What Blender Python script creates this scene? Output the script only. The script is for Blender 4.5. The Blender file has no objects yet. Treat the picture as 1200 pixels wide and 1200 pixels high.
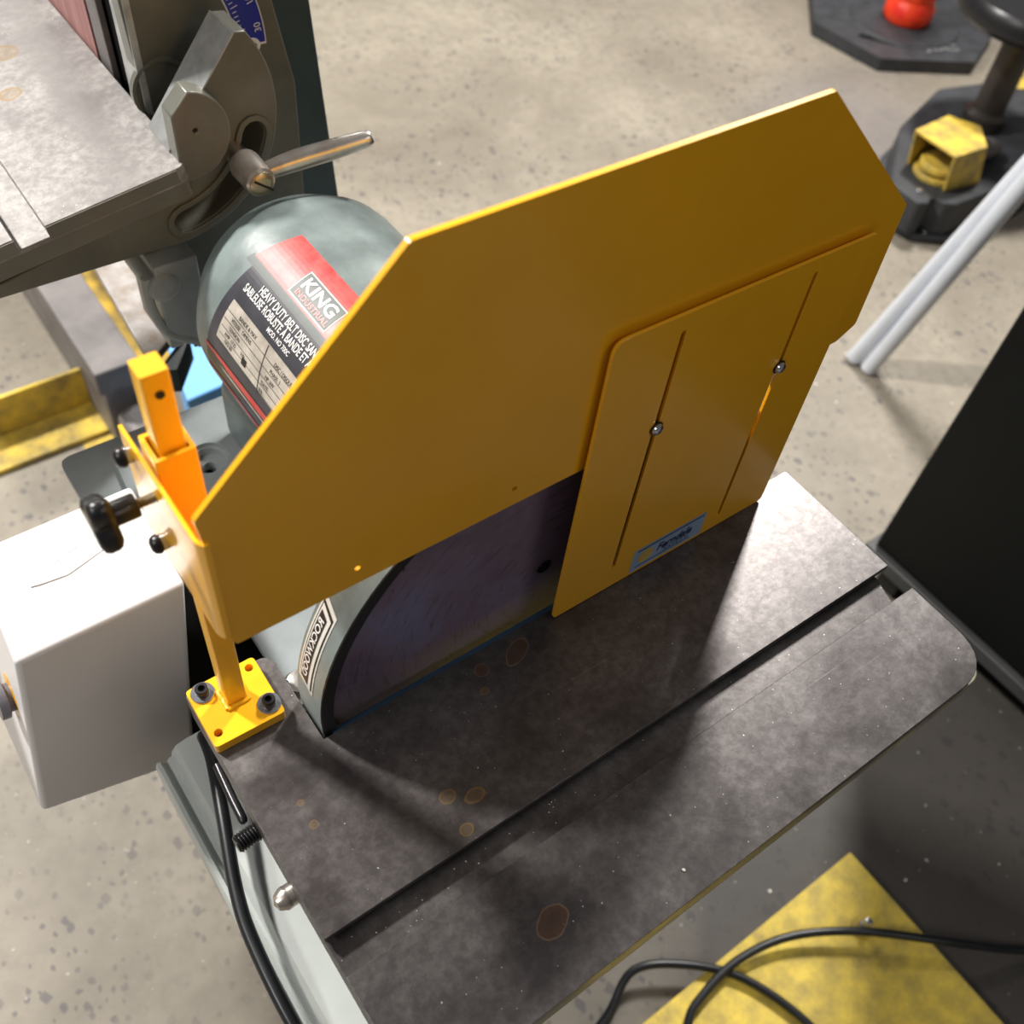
import bpy, bmesh, math, random
from mathutils import Vector, Matrix, noise
R = math.radians
SC = bpy.context.scene
COL = SC.collection
random.seed(7)

# ------------------------------------------------------------------ camera, world, lights, exposure
CAM = Vector((-0.0451332, -0.1354435, 1.2961600))
RX = Vector((0.8088960, -0.5810052, 0.0901118))
RD = Vector((-0.4113563, -0.6687581, -0.6193130))
RF = Vector((0.4200871, 0.4638918, -0.7799559))
cd = bpy.data.cameras.new('camera'); cam = bpy.data.objects.new('camera', cd); COL.objects.link(cam)
m = Matrix(((RX.x, -RD.x, -RF.x, CAM.x), (RX.y, -RD.y, -RF.y, CAM.y), (RX.z, -RD.z, -RF.z, CAM.z), (0, 0, 0, 1)))
cam.matrix_world = m
cd.sensor_width = 36; cd.sensor_height = 36; cd.sensor_fit = 'HORIZONTAL'
cd.lens = 1186.137 / 1200 * 36
cd.clip_start = 0.01
cd.dof.use_dof = True; cd.dof.focus_distance = 0.56; cd.dof.aperture_fstop = 9.5
SC.camera = cam
SC.view_settings.view_transform = 'Standard'; SC.view_settings.look = 'None'
SC.view_settings.gamma = 1; SC.view_settings.use_curve_mapping = False
SC.view_settings.exposure = -0.14

w = bpy.data.worlds.new('world'); SC.world = w; w.use_nodes = True
w.node_tree.nodes['Background'].inputs[0].default_value = (0.90, 0.88, 0.92, 1)
w.node_tree.nodes['Background'].inputs[1].default_value = 0.145

def area(name, loc, target, sx, sy, power, col=(1, 0.97, 0.92)):
    l = bpy.data.lights.new(name, 'AREA'); l.shape = 'RECTANGLE'; l.size = sx; l.size_y = sy
    l.energy = power; l.color = col
    o = bpy.data.objects.new(name, l); COL.objects.link(o); o.location = loc
    o.rotation_euler = (Vector(target) - Vector(loc)).to_track_quat('-Z', 'Y').to_euler()
    return o
area('added_front_fill', (2.70, 1.60, 3.4), (0.2, 0.1, 0.8), 0.30, 0.6, 205)
area('added_front_fill', (-1.05, 2.70, 3.4), (0.1, 0.1, 0.8), 0.30, 0.30, 250)
area('added_front_fill', (1.2, 4.2, 3.4), (1.2, 3.0, 0.0), 1.2, 0.25, 55)
area('added_front_fill', (1.3, -2.4, 3.3), (0.3, 0.0, 0.8), 1.2, 0.25, 13)  # added fill behind the camera, brightens the yellow shield
area('added_front_fill', (-2.3, 0.35, 3.0), (0.0, 0.1, 0.8), 1.2, 0.3, 45)

# ------------------------------------------------------------------ materials
MATS = {}
def nodes(name):
    mt = bpy.data.materials.new(name); mt.use_nodes = True
    MATS[name] = mt
    nt = mt.node_tree
    return mt, nt, nt.nodes['Principled BSDF']
def N(nt, typ, **kw):
    n = nt.nodes.new(typ)
    for k, v in kw.items():
        if k in n.inputs: n.inputs[k].default_value = v
        else: setattr(n, k, v)
    return n
def ramp(nt, src, stops):
    r = nt.nodes.new('ShaderNodeValToRGB')
    el = r.color_ramp.elements
    while len(el) < len(stops): el.new(0.5)
    for e, (p, c) in zip(el, stops):
        e.position = p
        e.color = c if len(c) == 4 else (*c, 1)
    nt.links.new(src, r.inputs[0]); return r.outputs[0]
def mix(nt, fac, a, b, mode='MIX'):
    n = nt.nodes.new('ShaderNodeMix'); n.data_type = 'RGBA'; n.blend_type = mode
    for i, v in ((0, fac), (6, a), (7, b)):
        if isinstance(v, (int, float)): n.inputs[i].default_value = v
        elif isinstance(v, tuple): n.inputs[i].default_value = (*v, 1) if len(v) == 3 else v
        else: nt.links.new(v, n.inputs[i])
    return n.outputs[2]
def coords(nt, scale=(1, 1, 1), rot=(0, 0, 0)):
    tc = nt.nodes.new('ShaderNodeNewGeometry'); mp = nt.nodes.new('ShaderNodeMapping')
    mp.inputs['Scale'].default_value = scale; mp.inputs['Rotation'].default_value = rot
    nt.links.new(tc.outputs['Position'], mp.inputs[0]); return mp.outputs[0]
def noise_t(nt, vec, scale, detail=4, rough=0.55, dist=0.0):
    n = nt.nodes.new('ShaderNodeTexNoise'); n.inputs['Scale'].default_value = scale
    n.inputs['Detail'].default_value = detail; n.inputs['Roughness'].default_value = rough
    n.inputs['Distortion'].default_value = dist
    nt.links.new(vec, n.inputs['Vector']); return n.outputs['Fac']
def bump(nt, h, b, strength=0.2, dist=0.001):
    n = nt.nodes.new('ShaderNodeBump'); n.inputs['Strength'].default_value = strength
    n.inputs['Distance'].default_value = dist
    nt.links.new(h, n.inputs['Height']); nt.links.new(n.outputs[0], b.inputs['Normal'])
def plain(name, col, rough=0.5, metal=0.0, var=0.12, vscale=30, bmp=0.0, bscale=300, coat=0.0, col2=None, spec=None):
    mt, nt, b = nodes(name)
    v = coords(nt)
    f = noise_t(nt, v, vscale, 5, 0.6)
    c2 = col2 or tuple(max(0, c * (1 - 2 * var)) for c in col)
    c1 = tuple(min(1, c * (1 + var)) for c in col)
    nt.links.new(ramp(nt, f, [(0.3, c2), (0.65, c1)]), b.inputs['Base Color'])
    b.inputs['Roughness'].default_value = rough; b.inputs['Metallic'].default_value = metal
    b.inputs['Coat Weight'].default_value = coat; b.inputs['Coat Roughness'].default_value = 0.1
    if spec is not None: b.inputs['Specular IOR Level'].default_value = spec
    if bmp: bump(nt, noise_t(nt, v, bscale, 2), b, bmp, 0.0005)
    return mt

YEL = plain('yellow_powder_coat', (0.92, 0.45, 0.012), 0.27, 0, 0.02, 12, 0.06, 900, 0.3, spec=0.5)
YPLATE = plain('blotched_yellow_plate_paint', (0.84, 0.62, 0.09), 0.6, 0, 0.05, 38, 0.3, 120, col2=(0.46, 0.34, 0.09))
YWORN = plain('worn_yellow_paint', (0.72, 0.50, 0.06), 0.55, 0, 0.1, 22, 0.3, 120, col2=(0.22, 0.17, 0.07))
GREEN = plain('grey_green_machine_paint', (0.175, 0.215, 0.213), 0.36, 0, 0.2, 24, 0.25, 160)
BLUEREFL = plain('blue_reflection_tint', (0.05, 0.12, 0.20), 0.4, 0, 0.15, 12, 0.15, 160)  # blue reflection along the disc gap, put into the colour
GREEND = plain('dark_teal_paint', (0.035, 0.062, 0.070), 0.42, 0, 0.15, 12, 0.15, 160)
OLIVE = plain('olive_grey_casting_paint', (0.125, 0.125, 0.100), 0.38, 0, 0.15, 14, 0.4, 110)
STAND = plain('pale_grey_green_stand_paint', (0.48, 0.51, 0.49), 0.35, 0, 0.08, 8, 0.1, 200)
BASEM = plain('lightened_casting_paint', (0.36, 0.40, 0.41), 0.4, 0, 0.12, 18, 0.25, 160)  # machine paint made paler in place of light on the shaded casting
BLACKP = plain('black_plastic', (0.012, 0.012, 0.013), 0.32, 0, 0.1, 50, 0.1, 600)
BLACKM = plain('black_oxide_steel', (0.035, 0.033, 0.035), 0.32, 0.7, 0.1, 60)
RUBBER = plain('black_rubber', (0.035, 0.037, 0.042), 0.6, 0, 0.2, 25, 0.3, 150)
CABLE = plain('black_cable_sheath', (0.010, 0.011, 0.013), 0.35, 0, 0.1, 30)
ZINC = plain('zinc_plated_steel', (0.62, 0.64, 0.68), 0.22, 0.95, 0.06, 80)
HSTEEL = plain('worn_polished_steel', (0.60, 0.57, 0.53), 0.30, 0.85, 0.1, 45, 0.1, 400, col2=(0.40, 0.33, 0.27))
ALU = plain('silver_tube_paint', (0.66, 0.69, 0.75), 0.38, 0.25, 0.05, 10)
WHITE = plain('white_enclosure_plastic', (0.72, 0.70, 0.70), 0.33, 0, 0.02, 6, 0.04, 500, spec=0.5)
DARKCAB = plain('dark_cabinet_paint', (0.006, 0.0065, 0.006), 0.55, 0, 0.15, 3, spec=0.15)
CABRIM = plain('cabinet_rim_paint', (0.050, 0.050, 0.050), 0.5, 0, 0.15, 8)
GREYST = plain('weathered_grey_steel', (0.17, 0.155, 0.15), 0.55, 0.1, 0.15, 10, 0.3, 80, col2=(0.09, 0.08, 0.08))
LTST = plain('mottled_bright_steel', (0.34, 0.32, 0.31), 0.5, 0.2, 0.12, 40, 0.3, 150, col2=(0.20, 0.15, 0.11))
COLUMN = plain('brown_grey_column_steel', (0.050, 0.042, 0.036), 0.35, 0.5, 0.2, 10)
REDPL = plain('red_orange_plastic', (0.85, 0.07, 0.015), 0.35, 0, 0.15, 20, col2=(0.75, 0.02, 0.01))
BLUEP = plain('light_blue_paint', (0.16, 0.42, 0.80), 0.45, 0, 0.08, 10)
ALUBAR = plain('brushed_edge_metal', (0.42, 0.43, 0.42), 0.38, 0.6, 0.15, 60, 0.3, 250)
GAPBLK = plain('dark_recess', (0.006, 0.006, 0.006), 0.8, 0, 0.05, 10)
BLUEPL = plain('blue_scale_enamel', (0.010, 0.018, 0.30), 0.3, 0, 0.05, 20)
INKW = plain('white_ink', (0.75, 0.75, 0.74), 0.45, 0, 0.04, 60)
INKK = plain('black_ink', (0.015, 0.015, 0.016), 0.45, 0, 0.05, 60)
INKB = plain('navy_ink', (0.01, 0.02, 0.07), 0.45, 0, 0.05, 60)
INKR = plain('red_ink', (0.52, 0.03, 0.03), 0.42, 0, 0.1, 90, col2=(0.44, 0.10, 0.09))
LABK = plain('charcoal_label_print', (0.045, 0.045, 0.055), 0.38, 0, 0.15, 60)
LABW = plain('aged_silver_label', (0.50, 0.46, 0.40), 0.4, 0.1, 0.12, 55, col2=(0.30, 0.27, 0.23))
LABG = plain('grey_label_print', (0.10, 0.115, 0.11), 0.5, 0, 0.1, 60)
STICK = plain('pale_blue_sticker', (0.30, 0.42, 0.60), 0.35, 0, 0.06, 60)
GOLD = plain('gold_ink', (0.60, 0.42, 0.10), 0.4, 0, 0.06, 60)
STKW = plain('white_sticker', (0.62, 0.62, 0.58), 0.4, 0, 0.04, 60)
BRASS = plain('dull_brass', (0.42, 0.36, 0.24), 0.35, 0.85, 0.08, 70)
CHIP = plain('pale_debris', (0.7, 0.68, 0.62), 0.6)
BOXGREY = plain('grey_button_plastic', (0.16, 0.15, 0.17), 0.4)
EDGEREFL = plain('yellowish_edge_reflection', (0.36, 0.32, 0.20), 0.5, 0.3, 0.2, 25, 0.2, 200, col2=(0.12, 0.14, 0.14))  # yellowish reflection on the table lip, painted as base colour

def belt_mat():
    mt, nt, b = nodes('pink_abrasive')
    v = coords(nt, (1, 60, 1))
    f = noise_t(nt, v, 6, 4, 0.6)
    nt.links.new(ramp(nt, f, [(0.3, (0.26, 0.115, 0.105)), (0.7, (0.44, 0.23, 0.215))]), b.inputs['Base Color'])
    b.inputs['Roughness'].default_value = 0.75
    bump(nt, noise_t(nt, coords(nt), 1500, 2), b, 0.4, 0.0004)
    return mt
BELT = belt_mat()

def disc_mat():
    mt, nt, b = nodes('worn_purple_abrasive')
    v = coords(nt)
    f = noise_t(nt, v, 16, 6, 0.65, 0.6)
    base = ramp(nt, f, [(0.25, (0.11, 0.09, 0.13)), (0.5, (0.21, 0.145, 0.20)), (0.75, (0.22, 0.22, 0.36))])
    # long streaks
    geo = nt.nodes.new('ShaderNodeNewGeometry')
    sub = nt.nodes.new('ShaderNodeVectorMath'); sub.operation = 'SUBTRACT'; sub.inputs[1].default_value = (0.2029, 0.1, 0.8145)
    nt.links.new(geo.outputs['Position'], sub.inputs[0])
    ln = nt.nodes.new('ShaderNodeVectorMath'); ln.operation = 'LENGTH'; nt.links.new(sub.outputs[0], ln.inputs[0])
    sx = nt.nodes.new('ShaderNodeSeparateXYZ'); nt.links.new(sub.outputs[0], sx.inputs[0])
    at = nt.nodes.new('ShaderNodeMath'); at.operation = 'ARCTAN2'; nt.links.new(sx.outputs[2], at.inputs[0]); nt.links.new(sx.outputs[0], at.inputs[1])
    cb_ = nt.nodes.new('ShaderNodeCombineXYZ')
    ml = nt.nodes.new('ShaderNodeMath'); ml.operation = 'MULTIPLY'; ml.inputs[1].default_value = 170; nt.links.new(ln.outputs['Value'], ml.inputs[0])
    ma2 = nt.nodes.new('ShaderNodeMath'); ma2.operation = 'MULTIPLY'; ma2.inputs[1].default_value = 2.0; nt.links.new(at.outputs[0], ma2.inputs[0])
    nt.links.new(ml.outputs[0], cb_.inputs[0]); nt.links.new(ma2.outputs[0], cb_.inputs[1])
    s = noise_t(nt, cb_.outputs[0], 1.4, 4, 0.65)
    base = mix(nt, ramp(nt, s, [(0.54, (0, 0, 0)), (0.66, (0.5, 0.5, 0.5))]), base, (0.06, 0.045, 0.065))
    # small dark gouges and pale dust
    g = noise_t(nt, coords(nt, (1, 1, 0.35), (0, R(40), 0)), 130, 2, 0.5)
    base = mix(nt, ramp(nt, g, [(0.70, (0, 0, 0)), (0.74, (1, 1, 1))]), base, (0.008, 0.007, 0.010))
    d = noise_t(nt, v, 70, 6, 0.8)
    base = mix(nt, ramp(nt, d, [(0.60, (0, 0, 0)), (0.75, (0.5, 0.5, 0.5))]), base, (0.34, 0.33, 0.38))
    nt.links.new(base, b.inputs['Base Color'])
    b.inputs['Roughness'].default_value = 0.36
    b.inputs['Specular IOR Level'].default_value = 0.45
    bump(nt, noise_t(nt, v, 900, 2), b, 0.25, 0.0004)
    return mt
DISC = disc_mat()

def ell(nt, pos, cx, cy, rx, ry, rot=0.0, wob=0.25, wscale=90, z=0.8):
    """0..1 radial distance of a wobbly ellipse centred at cx,cy (world xy)"""
    mp = nt.nodes.new('ShaderNodeMapping'); mp.vector_type = 'TEXTURE'
    mp.inputs['Location'].default_value = (cx, cy, z)
    mp.inputs['Rotation'].default_value = (0, 0, rot); mp.inputs['Scale'].default_value = (rx, ry, 1)
    nt.links.new(pos, mp.inputs[0])
    ln = nt.nodes.new('ShaderNodeVectorMath'); ln.operation = 'LENGTH'
    nt.links.new(mp.outputs[0], ln.inputs[0])
    n = noise_t(nt, pos, wscale, 2)
    ma = nt.nodes.new('ShaderNodeMath'); ma.operation = 'MULTIPLY_ADD'
    nt.links.new(n, ma.inputs[0]); ma.inputs[1].default_value = wob * 2
    nt.links.new(ln.outputs['Value'], ma.inputs[2])
    mb = nt.nodes.new('ShaderNodeMath'); mb.operation = 'SUBTRACT'
    nt.links.new(ma.outputs[0], mb.inputs[0]); mb.inputs[1].default_value = wob
    return mb.outputs[0]

def steel_table(name, dark, light, stains, bright_patches=(), rough=(0.26, 0.46), fine=1.0, metal=0.85):
    mt, nt, b = nodes(name)
    geo = nt.nodes.new('ShaderNodeNewGeometry'); pos = geo.outputs['Position']
    v = coords(nt)
    f = noise_t(nt, v, 22, 7, 0.62, 0.4)
    base = ramp(nt, f, [(0.30, dark), (0.72, light)])
    f2 = noise_t(nt, v, 160 * fine, 4, 0.7)
    base = mix(nt, ramp(nt, f2, [(0.40, (0.5, 0.5, 0.5)), (0.62, (0, 0, 0))]), base, tuple(c * 0.62 for c in dark))
    # scratches along x, sparse
    s = noise_t(nt, coords(nt, (6, 320, 1), (0, 0, R(4))), 2.2, 2, 0.5)
    base = mix(nt, ramp(nt, s, [(0.70, (0, 0, 0)), (0.78, (0.22, 0.22, 0.22))]), base, tuple(min(1, c * 1.7) for c in light))
    # dust specks
    sp = noise_t(nt, v, 520, 1, 0.5)
    base = mix(nt, ramp(nt, sp, [(0.77, (0, 0, 0)), (0.80, (0.8, 0.8, 0.8))]), base, (0.75, 0.72, 0.68))
    rr = ramp(nt, f, [(0.3, (rough[0],) * 3), (0.75, (rough[1],) * 3)])
    metalv = None
    for (cx, cy, rx, ry, rot, kind) in stains:
        e = ell(nt, pos, cx, cy, rx, ry, rot)
        if kind == 'ring':
            base = mix(nt, ramp(nt, e, [(0.0, (0.35,) * 3), (0.70, (0.35,) * 3), (0.86, (1.0,) * 3), (1.0, (0, 0, 0))]), base, (0.26, 0.17, 0.07))
        elif kind == 'brown':
            base = mix(nt, ramp(nt, e, [(0.0, (0.35,) * 3), (0.80, (0.55,) * 3), (0.92, (0.4,) * 3), (1.0, (0, 0, 0))]), base, (0.17, 0.085, 0.045))
            base = mix(nt, ramp(nt, e, [(0.86, (0,) * 3), (0.94, (0.6,) * 3), (1.0, (0, 0, 0))]), base, (0.36, 0.26, 0.17))
        elif kind == 'etch':
            base = mix(nt, ramp(nt, e, [(0.82, (0,) * 3), (0.93, (0.6,) * 3), (1.0, (0, 0, 0))]), base, (0.08, 0.075, 0.07))
        elif kind == 'dull':
            base = mix(nt, ramp(nt, e, [(0.4, (0.5,) * 3), (1.0, (0, 0, 0))]), base, dark)
    nt.links.new(base, b.inputs['Base Color'])
    nt.links.new(rr, b.inputs['Roughness'])
    b.inputs['Metallic'].default_value = metal
    bump(nt, noise_t(nt, v, 260, 4, 0.7), b, 0.12, 0.0004)
    return mt
DT = steel_table('cast_iron_disc_table', (0.082, 0.072, 0.071), (0.185, 0.170, 0.167), [
    (0.166, 0.0765, 0.011, 0.0055, R(28), 'brown'), (0.142, 0.0770, 0.0045, 0.0042, 0, 'brown'), (0.136, 0.0655, 0.003, 0.0025, 0, 'ring'),
    (0.0857, 0.0262, 0.0048, 0.0040, 0, 'ring'), (0.0976, 0.0190, 0.0066, 0.0042, 0, 'ring'), (0.084, 0.0066, 0.004, 0.0035, 0, 'ring'),
    (0.0930, -0.0535, 0.0095, 0.0072, 0.3, 'brown'), (0.0226, 0.0508, 0.0024, 0.0024, 0, 'ring'), (0.0223, 0.0642, 0.002, 0.002, 0, 'ring'),
    (0.317, 0.0185, 0.020, 0.0085, R(6), 'etch')], rough=(0.32, 0.44), metal=0.62)
BT = steel_table('bright_belt_table_steel', (0.20, 0.188, 0.18), (0.40, 0.38, 0.365), [
    (0.098, 0.62, 0.01, 0.01, 0, 'ring'), (0.085, 0.57, 0.008, 0.008, 0, 'ring'), (0.122, 0.60, 0.022, 0.30, R(-4), 'dull'), (0.122, 0.62, 0.018, 0.28, R(-4), 'dull')], rough=(0.42, 0.55), metal=0.6)

def floor_mat():
    mt, nt, b = nodes('worn_concrete')
    v = coords(nt)
    f = noise_t(nt, v, 2.2, 8, 0.62, 0.3)
    base = ramp(nt, f, [(0.28, (0.17, 0.145, 0.110)), (0.5, (0.265, 0.232, 0.182)), (0.75, (0.37, 0.33, 0.26))])
    f2 = noise_t(nt, v, 34, 6, 0.7)
    base = mix(nt, ramp(nt, f2, [(0.38, (0.5,) * 3), (0.56, (0, 0, 0))]), base, (0.19, 0.165, 0.13))
    # exposed aggregate: dark angular stones, only where the surface has worn
    for sc, th, rnd in ((42, 0.26, 1.0), (80, 0.28, 1.0)):
        vo = nt.nodes.new('ShaderNodeTexVoronoi'); vo.inputs['Scale'].default_value = sc
        vo.inputs['Randomness'].default_value = rnd; vo.distance = 'MINKOWSKI'; vo.inputs['Exponent'].default_value = 1.3
        mp = coords(nt, (1, 0.75, 1), (0, 0, 0.5)); nz = nt.nodes.new('ShaderNodeVectorMath'); nz.operation = 'ADD'
        nn = nt.nodes.new('ShaderNodeTexNoise'); nn.inputs['Scale'].default_value = 70; nt.links.new(v, nn.inputs['Vector'])
        sc2 = nt.nodes.new('ShaderNodeVectorMath'); sc2.operation = 'SCALE'; sc2.inputs['Scale'].default_value = 0.008
        nt.links.new(nn.outputs['Color'], sc2.inputs[0]); nt.links.new(mp, nz.inputs[0]); nt.links.new(sc2.outputs[0], nz.inputs[1])
        nt.links.new(nz.outputs[0], vo.inputs['Vector'])
        m1 = ramp(nt, vo.outputs['Distance'], [(th, (1, 1, 1)), (th + 0.05, (0, 0, 0))])
        sep = nt.nodes.new('ShaderNodeSeparateColor'); nt.links.new(vo.outputs['Color'], sep.inputs[0])
        m2 = ramp(nt, sep.outputs[0], [(0.40, (0, 0, 0)), (0.45, (1, 1, 1))])
        m3 = ramp(nt, noise_t(nt, v, 3.0, 2), [(0.38, (0, 0, 0)), (0.55, (1, 1, 1))])
        mm = mix(nt, 1.0, m1, m2, 'MULTIPLY'); mm = mix(nt, 1.0, mm, m3, 'MULTIPLY')
        mm = mix(nt, 1.0, mm, (0.8, 0.8, 0.8), 'MULTIPLY')
        base = mix(nt, mm, base, (0.085, 0.075, 0.08))
    # polished dirt round the pedestal; in front of the machine, dirt and painted shadow
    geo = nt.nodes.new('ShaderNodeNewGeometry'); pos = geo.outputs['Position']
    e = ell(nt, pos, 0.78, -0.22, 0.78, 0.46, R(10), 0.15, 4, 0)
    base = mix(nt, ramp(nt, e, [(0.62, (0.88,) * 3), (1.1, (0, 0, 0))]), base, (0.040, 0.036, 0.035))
    e = ell(nt, pos, 2.0, 1.15, 0.50, 0.30, R(25), 0.2, 6, 0)
    base = mix(nt, ramp(nt, e, [(0.5, (0.6,) * 3), (1.0, (0, 0, 0))]), base, (0.15, 0.14, 0.145))
    e = ell(nt, pos, 0.93, 1.95, 0.07, 0.045, R(-30), 0.2, 20, 0)
    base = mix(nt, ramp(nt, e, [(0.6, (0.5,) * 3), (1.0, (0, 0, 0))]), base, (0.17, 0.165, 0.16))
    sp = noise_t(nt, v, 150, 1, 0.5)
    base = mix(nt, ramp(nt, sp, [(0.76, (0, 0, 0)), (0.79, (0.6, 0.6, 0.6))]), base, (0.7, 0.68, 0.62))
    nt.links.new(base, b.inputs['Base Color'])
    b.inputs['Roughness'].default_value = 0.55
    bump(nt, f2, b, 0.25, 0.002)
    return mt
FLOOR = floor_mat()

# ------------------------------------------------------------------ helpers
def world_loc(o):
    p = Vector((0, 0, 0))
    while o: p += o.location; o = o.parent
    return p
def new(name, bm, mat, parent=None, bevel=0.0, seg=2, smooth=False, angle=35):
    me = bpy.data.meshes.new(name)
    if parent is not None:
        off = world_loc(parent); bmesh.ops.translate(bm, verts=bm.verts, vec=-off)
    bmesh.ops.remove_doubles(bm, verts=bm.verts, dist=1e-6)
    bmesh.ops.recalc_face_normals(bm, faces=bm.faces)
    bm.to_mesh(me); bm.free()
    mats = mat if isinstance(mat, (list, tuple)) else [mat]
    for x in mats: me.materials.append(x)
    o = bpy.data.objects.new(name, me); COL.objects.link(o)
    if parent is not None: o.parent = parent
    if smooth:
        for p in me.polygons: p.use_smooth = True
        me.set_sharp_from_angle(angle=R(angle))
    if bevel:
        bv = o.modifiers.new('bevel', 'BEVEL'); bv.width = bevel; bv.segments = seg
        bv.limit_method = 'ANGLE'; bv.angle_limit = R(40)
        for p in me.polygons: p.use_smooth = True
        me.set_sharp_from_angle(angle=R(40))
        bv.harden_normals = False
    return o
def thing(name, label, cat, loc, group=None):
    o = bpy.data.objects.new(name, None); COL.objects.link(o); o.location = loc
    o.empty_display_size = 0.05
    o['label'] = label; o['category'] = cat
    if group: o['group'] = group
    return o
def tag(o, label, cat, group=None):
    o['label'] = label; o['category'] = cat
    if group: o['group'] = group
    return o
def recenter(o):
    """put a top-level mesh's origin at its base centre"""
    vs = [v.co.copy() for v in o.data.vertices]
    c = Vector(((min(v.x for v in vs) + max(v.x for v in vs)) / 2, (min(v.y for v in vs) + max(v.y for v in vs)) / 2, min(v.z for v in vs)))
    for v in o.data.vertices: v.co -= c
    o.location = c; return o

def box(bm, x0, x1, y0, y1, z0, z1, M=None):
    vs = [bm.verts.new((x, y, z)) for x in (x0, x1) for y in (y0, y1) for z in (z0, z1)]
    for f in ((0, 1, 3, 2), (4, 6, 7, 5), (0, 4, 5, 1), (2, 3, 7, 6), (0, 2, 6, 4), (1, 5, 7, 3)):
        bm.faces.new([vs[i] for i in f])
    if M is not None: bmesh.ops.transform(bm, matrix=M, verts=vs)
    return bm
def B(*a, M=None): return box(bmesh.new(), *a, M=M)
def hexa(bm, P):
    """8 points: 4 bottom, 4 top in the same order"""
    vs = [bm.verts.new(p) for p in P]
    for f in ((3, 2, 1, 0), (4, 5, 6, 7), (0, 1, 5, 4), (1, 2, 6, 5), (2, 3, 7, 6), (3, 0, 4, 7)):
        bm.faces.new([vs[i] for i in f])
    return bm
def to3(axis, a, b, c):
    return {'z': (a, b, c), 'y': (a, c, b), 'x': (c, a, b)}[axis]
def rp(pts, rad, n=5):
    """rounded polygon"""
    out = []; L = len(pts)
    for i, p in enumerate(pts):
        r = rad[i] if isinstance(rad, (list, tuple)) else rad
        p = Vector(p); a = Vector(pts[i - 1]) - p; b = Vector(pts[(i + 1) % L]) - p
        if r <= 0: out.append(tuple(p)); continue
        ang = a.angle(b); t = min(r / math.tan(ang / 2), a.length * 0.49, b.length * 0.49)
        p0 = p + a.normalized() * t; p1 = p + b.normalized() * t
        for k in range(n + 1):
            s = k / n
            q = (1 - s) ** 2 * p0 + 2 * s * (1 - s) * p + s * s * p1
            out.append(tuple(q))
    return out
def circ(cx, cy, r, n=20, a0=0.0, a1=360.0, ry=None):
    ry = ry or r
    full = abs(a1 - a0) >= 360
    m_ = n if full else n + 1
    return [(cx + r * math.cos(R(a0 + (a1 - a0) * k / n)), cy + ry * math.sin(R(a0 + (a1 - a0) * k / n))) for k in range(m_)]
def slot(p0, p1, hw, n=6):
    p0 = Vector(p0); p1 = Vector(p1); d = (p1 - p0).normalized(); a = math.degrees(math.atan2(d.y, d.x))
    return circ(p1.x, p1.y, hw, n, a - 90, a + 90) + circ(p0.x, p0.y, hw, n, a + 90, a + 270)
def arcslot(cx, cy, r, hw, a0, a1, n=16):
    o = circ(cx, cy, r + hw, n, a0, a1)
    e1 = (cx + r * math.cos(R(a1)), cy + r * math.sin(R(a1))); e0 = (cx + r * math.cos(R(a0)), cy + r * math.sin(R(a0)))
    o += circ(e1[0], e1[1], hw, 6, a1, a1 + 180)[1:-1]
    o += circ(cx, cy, r - hw, n, a1, a0)
    o += circ(e0[0], e0[1], hw, 6, a0 + 180, a0 + 360)[1:-1]
    return o
def plate(bm, outline, axis, c0, c1, holes=()):
    """flat plate with real through holes"""
    edges = []; 
    for loop in [outline] + list(holes):
        vs = [bm.verts.new(to3(axis, p[0], p[1], c0)) for p in loop]
        for i in range(len(vs)): edges.append(bm.edges.new((vs[i - 1], vs[i])))
    if holes:
        r = bmesh.ops.triangle_fill(bm, use_beauty=True, use_dissolve=False, edges=edges)
        faces = [g for g in r['geom'] if isinstance(g, bmesh.types.BMFace)]
    else:
        faces = [bm.faces.new([e.verts[1] for e in edges])]
    nrm = {'z': Vector((0, 0, 1)), 'y': Vector((0, 1, 0)), 'x': Vector((1, 0, 0))}[axis]
    ex = bmesh.ops.extrude_face_region(bm, geom=faces)
    vs = [g for g in ex['geom'] if isinstance(g, bmesh.types.BMVert)]
    bmesh.ops.translate(bm, verts=vs, vec=nrm * (c1 - c0))
    return bm
def P(outline, axis, c0, c1, holes=()): return plate(bmesh.new(), outline, axis, c0, c1, holes)
def frame(d):
    d = Vector(d).normalized(); q = d.to_track_quat('Z', 'Y'); return q.to_matrix().to_4x4()
def lathe(bm, prof, base, d=(0, 0, 1), n=24, sx=1.0):
    """prof: list of (radius, height) along direction d from base"""
    M = Matrix.Translation(base) @ frame(d); rings = []
    for r, h in prof:
        if r <= 1e-7: rings.append([bm.verts.new(M @ Vector((0, 0, h)))]); continue
        rings.append([bm.verts.new(M @ Vector((r * sx * math.cos(2 * math.pi * k / n), r * math.sin(2 * math.pi * k / n), h))) for k in range(n)])
    for a, b in zip(rings, rings[1:]):
        for k in range(n):
            k2 = (k + 1) % n
            if len(a) == 1 and len(b) == 1: break
            if len(a) == 1: bm.faces.new((a[0], b[k], b[k2]))
            elif len(b) == 1: bm.faces.new((a[k2], a[k], b[0]))
            else: bm.faces.new((a[k], a[k2], b[k2], b[k]))
    if len(rings[0]) > 1: bm.faces.new(rings[0][::-1])
    if len(rings[-1]) > 1: bm.faces.new(rings[-1])
    return bm
def L(prof, base, d=(0, 0, 1), n=24): return lathe(bmesh.new(), prof, base, d, n)
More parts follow.
